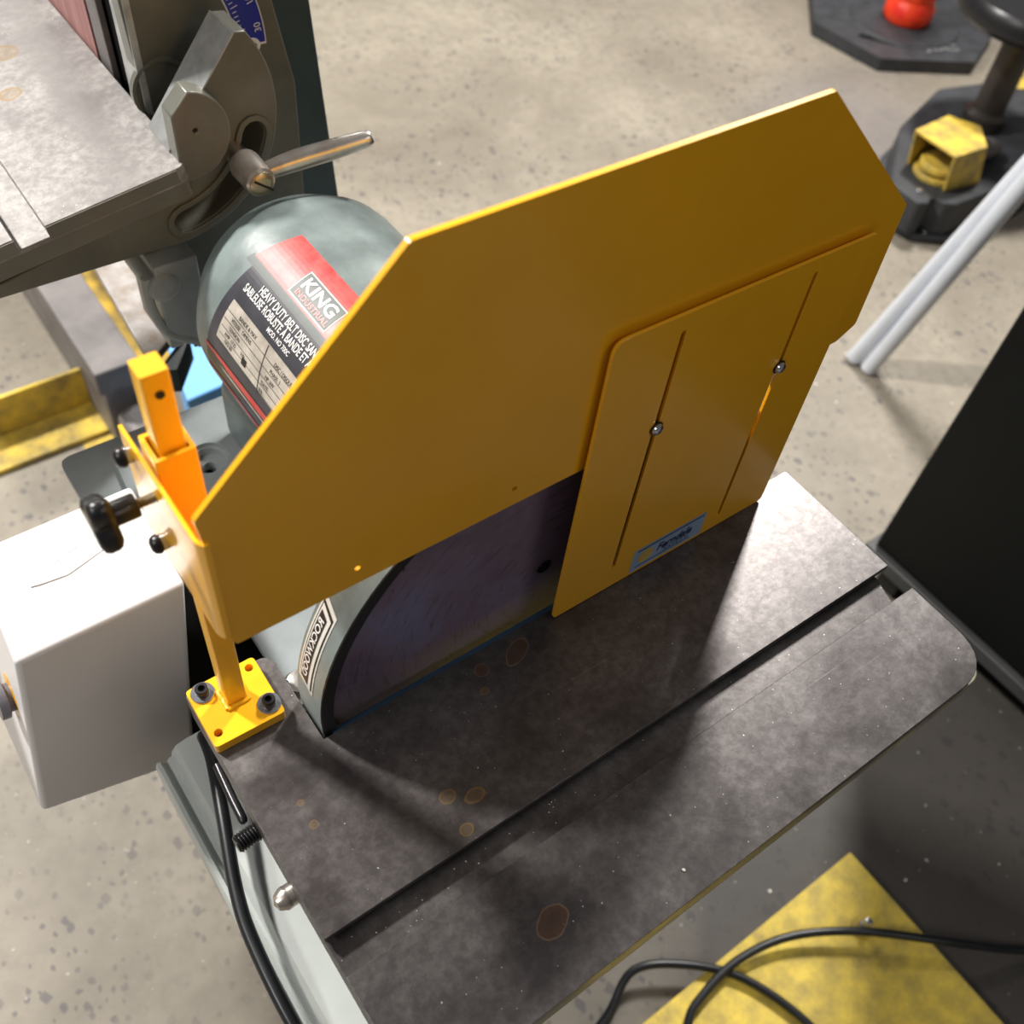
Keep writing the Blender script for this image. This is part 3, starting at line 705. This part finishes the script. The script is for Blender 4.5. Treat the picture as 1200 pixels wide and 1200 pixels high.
# ================================================================== THE YELLOW GUARD
gd = thing('machine_guard', 'glossy yellow sheet-metal guard on a square post bolted to the dark disc table', 'guard', (0.02, 0.128, 0.80))
bpo = rp([(-0.0003, 0.1102), (0.0388, 0.1096), (0.0394, 0.1482), (0.0003, 0.1478)], 0.0025)
BH = [(0.0337, 0.1180), (0.0077, 0.1455 - .0035), (0.0046, 0.1172), (0.0345, 0.1430)]
bp = new('base_plate', P(bpo, 'z', 0.8003, 0.8075, [circ(x, y, 0.0023, 14) for x, y in BH]), YEL, gd, bevel=0.0006)
for x, y in BH[:2]:
    sc = new('cap_screw', L([(0.0034, 0), (0.0036, 0.0004), (0.0036, 0.0040), (0.0032, 0.0046), (0.0019, 0.0046), (0.0018, 0.0022), (0, 0.0022)], (x, y, 0.8086), n=24), BLACKM, gd, smooth=True)
    new('washer', L([(0.0061, 0), (0.0063, 0.0003), (0.0063, 0.0009), (0.0060, 0.0012), (0, 0.0012)], (x, y, 0.8075), n=28), ZINC, sc, smooth=True)
# square post: hollow look with capped slanted top, hole near the top
post_o = rp([(0.0152, 0.1272), (0.0258, 0.1272), (0.0258, 0.1378), (0.0152, 0.1378)], 0.0006, 2)
bm = P(post_o, 'z', 0.8076, 1.0450)
post = new('post', bm, YEL, gd, bevel=0.0003)
bm = L([(0.0017, 0), (0.0017, 0.0006)], (0.02075, 0.1271, 1.0350), (0, -1, 0), 16)
new('post_hole', bm, GAPBLK, post)
bm = L([(0.0017, 0), (0.0015, 0.0012), (0, 0.0014)], (0.0257, 0.1330, 1.0340), (1, 0, 0), 14)
new('set_screw', bm, BLACKM, post, smooth=True)
# weld bead round the foot of the post
bm = bmesh.new()
pp = [(0.0145, 0.1265), (0.0265, 0.1265), (0.0265, 0.1385), (0.0145, 0.1385), (0.0145, 0.1265)]
bp3 = []
for a, b in zip(pp, pp[1:]):
    for k in range(6):
        t = k / 6; bp3.append((a[0] * (1 - t) + b[0] * t + random.uniform(-.0004, .0004), a[1] * (1 - t) + b[1] * t + random.uniform(-.0004, .0004), 0.8080))
bp3.append(bp3[0]); tube(bm, bp3, 0.0014, 8, 3)
new('weld_bead', bm, YEL, bp, smooth=True)
# outer sleeve
so = rp([(0.0120, 0.1240), (0.0283, 0.1240), (0.0283, 0.1400), (0.0120, 0.1400)], 0.001, 3)
si = [(0.0138, 0.1258), (0.0265, 0.1258), (0.0265, 0.1382), (0.0138, 0.1382)]
sleeve = new('sleeve', P(so, 'z', 0.9380, 1.0065, [si]), YEL, gd, bevel=0.0003)
# shield: face plate + flange folded back along the left edge
FY = 0.0865; TH = 0.0024
holes = [circ(0.0728, 0.9395, 0.00155, 12), circ(0.1554, 0.9404, 0.00155, 12), circ(0.2384, 0.9397, 0.0020, 12), circ(0.3251, 0.9394, 0.0020, 12)]
face = rp([(0.0122, 1.0000), (0.0122, 0.9370), (0.0160, 0.9285), (0.3800, 0.9285), (0.3925, 0.9360), (0.3888, 1.0155), (0.2950, 1.0990), (0.0970, 1.0990), (0.0108, 1.0135), (0.0118, 1.0040)],
          [0, 0, 0.0015, 0.004, 0.004, 0.004, 0.003, 0.003, 0.004, 0])
shield = new('shield_plate', P(face, 'y', FY, FY + TH, holes), YEL, gd, bevel=0.00035)
bm = bmesh.new()
sec2 = [(0.0140, FY), (0.0128, FY + 0.0004), (0.0118, FY + 0.0016), (0.0113, FY + 0.0034), (0.0108, 0.1550), (0.0092, 0.1550), (0.0097, FY + 0.0034), (0.0104, FY + 0.0008), (0.0118, FY - 0.0010), (0.0140, FY - 0.0014)]
sec2 = [(x, y) for x, y in sec2]
loft(bm, [[(x, y, z) for x, y in sec2] for z in (0.9375, 1.0000)])
new('side_flange', bm, YEL, shield, smooth=True, angle=40)
# flange bolts
for yy, zz in ((0.1465, 0.9920), (0.1290, 0.9560)):
    b1 = new('flange_bolt', L([(0.0034, 0), (0.0042, 0.0008), (0.0042, 0.0020), (0.0034, 0.0036), (0.0020, 0.0044), (0, 0.0046)], (0.0070, yy, zz), (-1, 0, 0), 20), BLACKM, gd, smooth=True)
    new('lock_washer', L([(0.0034, 0), (0.0036, 0.0010), (0.0036, 0.0024), (0, 0.0024)], (0.0094, yy, zz), (-1, 0, 0), 20), ZINC, b1, smooth=True)
# knob
prof = []
for k in range(8): prof += [(0.0019, k * 0.0010), (0.0023, k * 0.0010 + 0.0005)]
stud = L(prof + [(0.0020, 0.0085)], (0.0098, 0.1270, 0.9860), (-1, 0, 0), 14)
knob = bmesh.new()
KB = Vector((0.0022, 0.1270, 0.9860))
lathe(knob, [(0.0046, 0), (0.0050, 0.0006), (0.0050, 0.0125), (0, 0.0125)], KB, (-1, 0, 0), 24)
kn = new('clamping_knob', knob, BLACKP, gd, smooth=True)
kn['label'] = 'black three-lobed plastic clamping knob'
star = []
for k in range(72):
    a = 2 * math.pi * k / 72; rr2 = 0.0102 + 0.0034 * math.cos(3 * a + 0.5)
    star.append((KB.y + rr2 * math.cos(a), KB.z + rr2 * math.sin(a)))
bm = bmesh.new()
cc = Vector((KB.y, KB.z)); secs = []
for t, s in ((0.0, 0.78), (0.0012, 0.94), (0.0028, 1.0), (0.0060, 1.0), (0.0078, 0.93), (0.0088, 0.74)):
    secs.append([(KB.x - 0.0095 - t, cc.x + (p[0] - cc.x) * s, cc.y + (p[1] - cc.y) * s) for p in star])
loft(bm, secs)
new('knob_head', bm, BLACKP, kn, smooth=True, angle=60)
new('knob_thread', stud, BRASS, kn, smooth=True, angle=60)
# sliding panel, dark gap shows between the two plates
PY = 0.0822
panel_o = rp([(0.1955, 0.8008), (0.3670, 0.8008), (0.3672, 1.0095), (0.1962, 1.0140)], [0.004, 0.004, 0.004, 0.008])
s1 = slot((0.2372, 0.8225), (0.2388, 1.0010), 0.0015); s2 = slot((0.3247, 0.8135), (0.3252, 1.0000), 0.0014)
panel = new('sliding_panel', P(panel_o, 'y', PY, PY + 0.0018, [s1, s2]), YEL, gd, bevel=0.00035)
panel['label'] = 'flat yellow panel with two long adjusting slots'
for x, z in ((0.2384, 0.9397), (0.3251, 0.9394)):
    b1 = new('panel_screw', L([(0.0034, 0), (0.0034, 0.0004), (0.0031, 0.0014), (0.0022, 0.0021), (0.0013, 0.0023), (0.0012, 0.0012), (0, 0.0012)], (x, PY - 0.0008, z), (0, -1, 0), 24), ZINC, gd, smooth=True)
    new('panel_washer', L([(0.0040, 0), (0.0041, 0.0003), (0.0041, 0.0007), (0, 0.0007)], (x, PY, z), (0, -1, 0), 28), BLACKM, b1, smooth=True)
    new('spacer', L([(0.0030, 0), (0.0030, FY - PY - 0.0020)], (x, PY + 0.0018, z), (0, 1, 0), 16), BLACKM, b1, smooth=True)
# sticker on the panel
SX0, SX1, SZ0, SZ1 = 0.2528, 0.3112, 0.8035, 0.8255
def quad(y, x0, x1, z0, z1, bm=None):
    bm = bm or bmesh.new(); bm.faces.new([bm.verts.new(p) for p in ((x0, y, z0), (x1, y, z0), (x1, y, z1), (x0, y, z1))]); return bm
st = newflat('maker_sticker', quad(PY - 0.00012, SX0, SX1, SZ0, SZ1), STICK, panel)
bm = quad(PY - 0.00024, SX0 + .003, SX1 - .002, SZ1 - .0030, SZ1 - .0018); quad(PY - 0.00024, SX0 + .004, SX1 - .010, SZ0 + .0030, SZ0 + .0038, bm)
put(text_mesh('Ferndale', 0.0105, shear=0.25, width=0.78, weight=0.0003), bm, lambda c: Vector((SX0 + 0.0195 + c.x, PY - 0.00024, SZ0 + 0.0085 + c.y)))
put(text_mesh('SAFETY', 0.0042, width=1.5, weight=0.0), bm, lambda c: Vector((SX0 + 0.026 + c.x, PY - 0.00024, SZ0 + 0.0046 + c.y)))
newflat('sticker_print', bm, INKB, panel)
bm = bmesh.new()
vs = [bm.verts.new((SX0 + 0.0105 + 0.0062 * c, PY - 0.00024, SZ0 + 0.0115 + 0.0062 * s)) for c, s in [(math.cos(2 * math.pi * k / 20), math.sin(2 * math.pi * k / 20)) for k in range(20)]]
bm.faces.new(vs)
newflat('sticker_emblem', bm, GOLD, panel)

# ================================================================== WHITE CONTROL BOX
cb = thing('control_box', 'white plastic electrical box beside the yellow post, left of the disc table', 'electrical box', (-0.03, 0.265, 0.58))
bm = hexa(bmesh.new(), [(-0.0969, 0.2236, 0.6211), (0.0046, 0.2236, 0.5828), (0.0080, 0.3090, 0.5828), (-0.0960, 0.3090, 0.6211),
                        (-0.0668, 0.2236, 0.7888), (0.0323, 0.2236, 0.7900), (0.0354, 0.3098, 0.7900), (-0.0620, 0.3098, 0.7888)])
new('enclosure', bm, WHITE, cb, bevel=0.0035, seg=4)
bm = bmesh.new()
lens = [(-0.0486, 0.2673), (-0.0267, 0.2762), (0.0019, 0.2843), (0.0183, 0.2856), (0.0045, 0.2714), (-0.0213, 0.2642)]
lc = Vector((-0.012, 0.2745))
def lring(s_, z): return [(lc.x + (x - lc.x) * s_, lc.y + (y - lc.y) * s_, z) for x, y in rp(lens, 0.01, 3)]
loft(bm, [lring(1.0, 0.7885), lring(1.0, 0.79005), lring(0.95, 0.7903), lring(0.88, 0.7899)])
new('moulded_recess', bm, WHITE, cb, smooth=True, angle=30)
eb = new('emergency_stop_button', L([(0.009, 0), (0.009, 0.004), (0.012, 0.005), (0.012, 0.010), (0, 0.011)], (-0.0775, 0.2500, 0.722), (-1, 0, 0.18), 24), BOXGREY, cb, smooth=True)
new('button_collar', L([(0.0150, 0), (0.0150, 0.0022), (0.0100, 0.0030), (0, 0.0030)], (-0.0760, 0.2500, 0.722), (-1, 0, 0.18), 28), YEL, eb, smooth=True)
bm = bmesh.new(); box(bm, -0.02, 0.03, 0.306, 0.330, 0.690, 0.705); box(bm, -0.02, -0.005, 0.300, 0.320, 0.61, 0.70)
new('mounting_bracket', bm, BLACKM, cb, bevel=0.001)

# ================================================================== CABLES
bm = tube(bmesh.new(), [(0.012, 0.215, 0.62), (0.0085, 0.185, 0.680), (0.0052, 0.1625, 0.690), (-0.0056, 0.1247, 0.692), (-0.0178, 0.0843, 0.690), (-0.0232, 0.0530, 0.688), (-0.0246, 0.0010, 0.684), (-0.020, -0.06, 0.66), (-0.01, -0.11, 0.56), (0.05, -0.14, 0.30), (0.10, -0.15, 0.02), (0.16, -0.16, 0.0042)], 0.0042, 12)
tag(recenter(new('power_cable', bm, CABLE, None, smooth=True)), 'thick black power cable hanging over the pale stand at the left of the disc table', 'cable')
bm = tube(bmesh.new(), [(1.20, -0.52, 0.006), (0.98, -0.40, 0.006), (0.87, -0.335, 0.007), (0.7851, -0.2866, 0.015), (0.6959, -0.2209, 0.038), (0.6124, -0.1516, 0.044), (0.5362, -0.1059, 0.040), (0.4639, -0.0890, 0.036), (0.4029, -0.0936, 0.033),
                        (0.3698, -0.1060, 0.031), (0.345, -0.145, 0.030), (0.36, -0.215, 0.030), (0.43, -0.255, 0.030), (0.482, -0.235, 0.030), (0.4875, -0.185, 0.029), (0.460, -0.109, 0.028), (0.410, -0.0560, 0.031), (0.3534, -0.0252, 0.030), (0.30, -0.045, 0.012), (0.22, -0.06, 0.006)], 0.0052, 12)
tag(recenter(new('floor_cable', bm, CABLE, None, smooth=True)), 'black cable looping over the yellow floor plate at the lower right', 'cable')

# ================================================================== YELLOW FLOOR PLATE
fp = thing('floor_plate', 'scuffed yellow steel floor plate under the black cable loop', 'floor plate', (0.5, -0.3, 0.0))
new('plate', B(0.30, 0.6912, -0.56, -0.0755, 0.0, 0.020), YPLATE, fp, bevel=0.0015)
ab = new('anchor_bolt', L([(0.0065, 0), (0.0065, 0.014), (0.0045, 0.014), (0.0045, 0.028), (0, 0.029)], (0.6290, -0.1500, 0.020), n=12), ZINC, fp, smooth=True)
new('anchor_washer', L([(0.014, 0), (0.014, 0.003), (0, 0.003)], (0.6290, -0.1500, 0.020), n=20), YWORN, ab, smooth=True)

# ================================================================== DARK CABINET
cab = thing('dark_cabinet', 'tall black cabinet with a grey bottom rail at the right edge', 'cabinet', (1.35, -0.25, 0.0))
new('body', B(1.0551, 1.75, -0.85, 0.2342, 0.085, 1.00), DARKCAB, cab, bevel=0.004)
new('bottom_rail', B(1.0440, 1.76, -0.86, 0.2440, 0.060, 0.085), CABRIM, cab, bevel=0.002)
for x, y in ((1.09, 0.19), (1.70, 0.19), (1.09, -0.8), (1.70, -0.8)):
    new('foot', B(x - 0.02, x + 0.02, y - 0.02, y + 0.02, 0.0, 0.060), BLACKP, cab, bevel=0.003)

# ================================================================== SILVER TUBES
A0 = [Vector((1.4440, 0.5900, 0.012)), Vector((1.4480, 0.5550, 0.012))]
A1 = [Vector((1.5700, 0.5260, 0.420)), Vector((1.5340, 0.4980, 0.420))]
for k, (a, b, lab) in enumerate(zip(A0, A1, ('silver metal tube leaning up from the floor, the one nearer the pedestal', 'silver metal tube leaning up from the floor, the one nearer the dark cabinet'))):
    t = thing('metal_tube', lab, 'tube', (a.x, a.y, 0), 'leaning silver tubes')
    e = a + (b - a) * 1.7
    new('pipe', tube(bmesh.new(), [a, e], 0.0160, 20), ALU, t, smooth=True)
    d = (b - a).normalized()
    new('end_cap', tube(bmesh.new(), [a - d * 0.008, a + d * 0.004], 0.0164, 20), ALU, t, smooth=True)

# ================================================================== PEDESTAL WITH COLUMN
pdm = thing('pedestal_machine', 'black pedestal base carrying a brown-grey column and a round black head', 'machine pedestal', (2.15, 0.95, 0.0))
po = [(1.832, 0.800), (1.855, 0.790), (1.868, 0.800), (1.885, 0.795), (1.886, 0.772), (1.905, 0.757), (2.143, 0.742), (2.42, 0.78), (2.50, 0.90), (2.45, 1.05), (2.2661, 1.10), (2.0417, 1.030), (1.838, 0.885)]
bm = P(rp(po, [0.02, 0.01, 0.01, 0.01, 0.01, 0.02, 0.04, 0.05, 0.06, 0.06, 0.05, 0.03, 0.02]), 'z', 0.02, 0.10)
base2 = new('pedestal_base', bm, RUBBER, pdm, bevel=0.003)
fo = [(1.850, 0.790), (1.905, 0.745), (2.145, 0.730), (2.45, 0.77), (2.52, 0.90), (2.46, 1.06), (2.26, 1.11), (2.03, 1.04), (1.83, 0.90)]
new('base_flange', P(rp(fo, 0.02), 'z', 0.0, 0.02), RUBBER, base2, bevel=0.003)
for x, y, z in ((1.8670, 0.8300, 0.10), (1.880, 0.783, 0.020)):
    new('base_bolt', L([(0.008, 0), (0.008, 0.005), (0, 0.007)], (x, y, z), n=8), ZINC, base2, smooth=True)
colm = new('column', L([(0.050, 0.10), (0.050, 0.13), (0.036, 0.14), (0.036, 0.35), (0, 0.35)], (2.2300, 0.9420, 0), n=32), COLUMN, pdm, smooth=True)
# foot switch on the base
fs = thing('foot_switch', 'yellow hooded foot switch standing on the black pedestal base', 'foot switch', (1.96, 0.85, 0.10))
T_ = [(1.9022, 0.9158, 0.19), (1.8976, 0.8026, 0.19), (1.9951, 0.7947, 0.19), (2.0606, 0.8612, 0.185), (2.0206, 0.9197, 0.19)]
Bt = [(1.9256, 0.9156, 0.102), (1.9159, 0.8009, 0.102), (2.0162, 0.7834, 0.102), (2.0700, 0.8550, 0.102), (2.0300, 0.9300, 0.102)]
bm = bmesh.new()
tv = [bm.verts.new(p) for p in T_]; bv_ = [bm.verts.new(p) for p in Bt]
bm.faces.new(tv)
for i, j in ((1, 2), (2, 3), (3, 4), (4, 0)): bm.faces.new((tv[i], tv[j], bv_[j], bv_[i]))
hood = new('hood', bm, YWORN, fs)
sm = hood.modifiers.new('solid', 'SOLIDIFY'); sm.thickness = 0.006; sm.offset = -1
bm = bmesh.new()
cx_, cy_ = 1.955, 0.855
plate(bm, circ(cx_, cy_, 0.045, 24), 'z', 0.118, 0.134)
new('pedal', bm, YWORN, fs, bevel=0.003)
new('switch_base', P(circ(cx_, cy_, 0.052, 24), 'z', 0.1005, 0.112), YWORN, fs, bevel=0.002)
bm = tube(bmesh.new(), [(2.06, 0.855, 0.13), (2.11, 0.845, 0.125), (2.15, 0.84, 0.115)], [0.030, 0.024, 0.010], 14)
new('cable_gland', bm, GREYST, fs, smooth=True)
# round head
new('round_head', L([(0.0, -0.02), (0.155, -0.02), (0.170, -0.005), (0.170, 0.02), (0.16, 0.035), (0.03, 0.04), (0.03, 0.05), (0, 0.05)], (2.2300, 0.9420, 0.365), n=48), BLACKP, pdm, smooth=True)

# yellow bracket behind the column
yb_ = thing('yellow_floor_bracket', 'scuffed yellow steel bracket on the floor behind the column', 'bracket', (2.58, 1.0, 0.0))
new('bracket_plate', P([(2.4250, 1.1200), (2.7600, 1.1600), (2.95, 1.0), (2.75, 0.80), (2.58, 0.84), (2.56, 1.04)], 'z', 0.0, 0.02), YWORN, yb_, bevel=0.002)
new('bracket_lug', B(2.43, 2.47, 1.10, 1.13, 0.02, 0.035), YWORN, yb_, bevel=0.003)
bm = tube(bmesh.new(), [(2.33, 0.995, 0.11), (2.38, 1.02, 0.075), (2.45, 1.055, 0.05), (2.60, 1.03, 0.045), (2.80, 0.98, 0.03), (3.0, 0.90, 0.012)], 0.009, 10)
tag(recenter(new('pedestal_cable', bm, CABLE, None, smooth=True)), 'black cable crossing the yellow bracket behind the column', 'cable')

# ================================================================== DELINEATOR POST
dl = thing('traffic_delineator', 'orange delineator post on a flat black rubber base at the top edge', 'traffic post', (2.60, 1.46, 0.0))
co = [(2.346, 1.560), (2.359, 1.345), (2.480, 1.250), (2.610, 1.212), (2.805, 1.300), (2.880, 1.46), (2.82, 1.66), (2.64, 1.76), (2.45, 1.72)]
co = [(2.350, 1.570), (2.372, 1.345), (2.600, 1.212), (2.805, 1.300), (2.880, 1.520), (2.76, 1.70), (2.52, 1.745)]
rb = new('rubber_base', P(rp(co, 0.015), 'z', 0.0, 0.035, [slot((2.420, 1.455), (2.468, 1.385), 0.012)]), RUBBER, dl, bevel=0.006)
new('base_disc', L([(0.155, 0), (0.150, 0.006), (0.06, 0.010), (0, 0.010)], (2.598, 1.460, 0.034), n=48), RUBBER, rb, smooth=True)
bm = bmesh.new()
put(text_mesh('JBC', 0.045, width=1.5, weight=0.001), bm, lambda c: Vector((2.525, 1.318, 0.0356)) + c.x * Vector((0.90, -0.43, 0)).normalized() + c.y * Vector((0.43, 0.90, 0)).normalized())
newflat('moulded_lettering', bm, ALUBAR, rb)
bm = L([(0.060, 0), (0.068, 0.012), (0.068, 0.040), (0.060, 0.052), (0.056, 0.062), (0.060, 0.075), (0.060, 0.30), (0.052, 0.9), (0, 0.9)], (2.598, 1.458, 0.044), n=32)
new('delineator_post', bm, REDPL, dl, smooth=True)

# ================================================================== STEEL BEHIND THE SANDER (left)
fr = thing('yellow_angle_iron', 'yellow painted steel angle lying on the floor under the grey beam', 'steel angle', (0.05, 1.2, 0.0))
bm = bmesh.new()
box(bm, -0.80, 0.215, 1.125, 1.205, 0.0, 0.010)
new('flat_leg', bm, YWORN, fr, bevel=0.002)
bm = B(-0.80, 0.200, 1.199, 1.207, 0.010, 0.085)
new('upright_leg', bm, YWORN, fr, bevel=0.002)
bmx = thing('grey_steel_beam', 'long grey steel beam running back from the yellow angle iron', 'steel beam', (0.19, 1.45, 0.0))
new('beam', B(0.165, 0.235, 1.045, 1.90, 0.16, 0.205), GREYST, bmx, bevel=0.003)
new('beam_web', B(0.175, 0.225, 1.07, 1.88, 0.010, 0.16), GREYST, bmx, bevel=0.003)
new('rounded_end', B(0.178, 0.255, 0.975, 1.055, 0.0, 0.12), GREYST, bmx, bevel=0.018, seg=4)
yc = new('yellow_channel', B(0.262, 0.36, 1.19, 1.90, 0.0, 0.06), YWORN, None, bevel=0.003)
bm = bmesh.new(); box(bm, 0.262, 0.268, 1.215, 1.90, 0.0, 0.07); box(bm, 0.345, 0.351, 1.215, 1.90, 0.0, 0.07); box(bm, 0.262, 0.351, 1.215, 1.90, 0.0, 0.006)
bpy.data.objects.remove(yc)
tag(recenter(new('yellow_channel', bm, YWORN, None, bevel=0.001)), 'dirty yellow steel channel on the floor between the grey beam and the sander', 'steel channel')
bk = thing('yellow_lug', 'small yellow lug with a bolt on the floor before the angle iron', 'bracket', (0.165, 1.145, 0.0))
new('lug', B(0.128, 0.206, 1.050, 1.112, 0.0, 0.012), YWORN, bk, bevel=0.002)
new('lug_bolt', L([(0.008, 0), (0.008, 0.006), (0, 0.008)], (0.182, 1.090, 0.012), n=8), YWORN, bk, smooth=True)
bl = thing('blue_bin', 'light blue bin standing behind the yellow post', 'bin', (0.27, 0.87, 0.0))
bo = rp([(0.2185, 0.8380), (0.300, 0.8480), (0.312, 0.960), (0.246, 0.960)], 0.006)
bm = P([(0.232, 0.835), (0.300, 0.840), (0.34, 0.95), (0.256, 0.95)], 'z', 0.0, 0.30)
new('bin_body', bm, BLUEP, bl, bevel=0.006, seg=3)
bm = P([(0.229, 0.832), (0.303, 0.837), (0.344, 0.953), (0.253, 0.953)], 'z', 0.29, 0.305)
new('bin_rim', bm, BLUEP, bl, bevel=0.003)

# ================================================================== loose flecks
def flecks(name, spots, label, cat):
    bm = bmesh.new()
    for (x, y, z, s) in spots:
        q = Matrix.Translation((x, y, z + s * 0.3)) @ Matrix.Rotation(random.uniform(0, 6), 4, 'Z') @ Matrix.Diagonal((s, s * random.uniform(.4, .9), s * 0.3, 1))
        bmesh.ops.create_icosphere(bm, subdivisions=1, radius=1.0, matrix=q)
    o = new(name, bm, CHIP); tag(o, label, cat); o['kind'] = 'stuff'; return o
sp = [(0.1625, -0.0705, 0.80, 0.0011), (0.1182, -0.0600, 0.80, 0.0006), (0.1095, -0.0560, 0.80, 0.0005), (0.20, -0.03, 0.80, 0.0004)]
for k in range(24): sp.append((random.uniform(0.01, 0.36), random.choice((random.uniform(-0.08, -0.022), random.uniform(0.003, 0.08))), 0.80, random.uniform(0.00022, 0.00045)))
for k in range(22): sp.append((random.uniform(0.01, 0.16), random.uniform(-0.0185, -0.003), 0.7905, random.uniform(0.00025, 0.0005)))
flecks('table_dust', sp, 'pale flecks of sanding dust scattered over the dark disc table', 'dust')
sp = []
for k in range(150):
    x = random.uniform(0.45, 3.0); y = random.uniform(-0.35, 2.6)
    if 0.9 < x < 1.8 and y < 0.3: continue
    if x > 1.7 and y > 0.65: continue
    if x < 0.72 and y < -0.05: continue
    sp.append((x, y, 0.0, random.uniform(0.0012, 0.0036)))
for k in range(30): sp.append((random.uniform(-0.3, -0.03), random.uniform(0.0, 0.55), 0.0, random.uniform(0.0008, 0.0018)))
flecks('floor_debris', sp, 'pale crumbs of debris scattered over the concrete floor', 'debris')
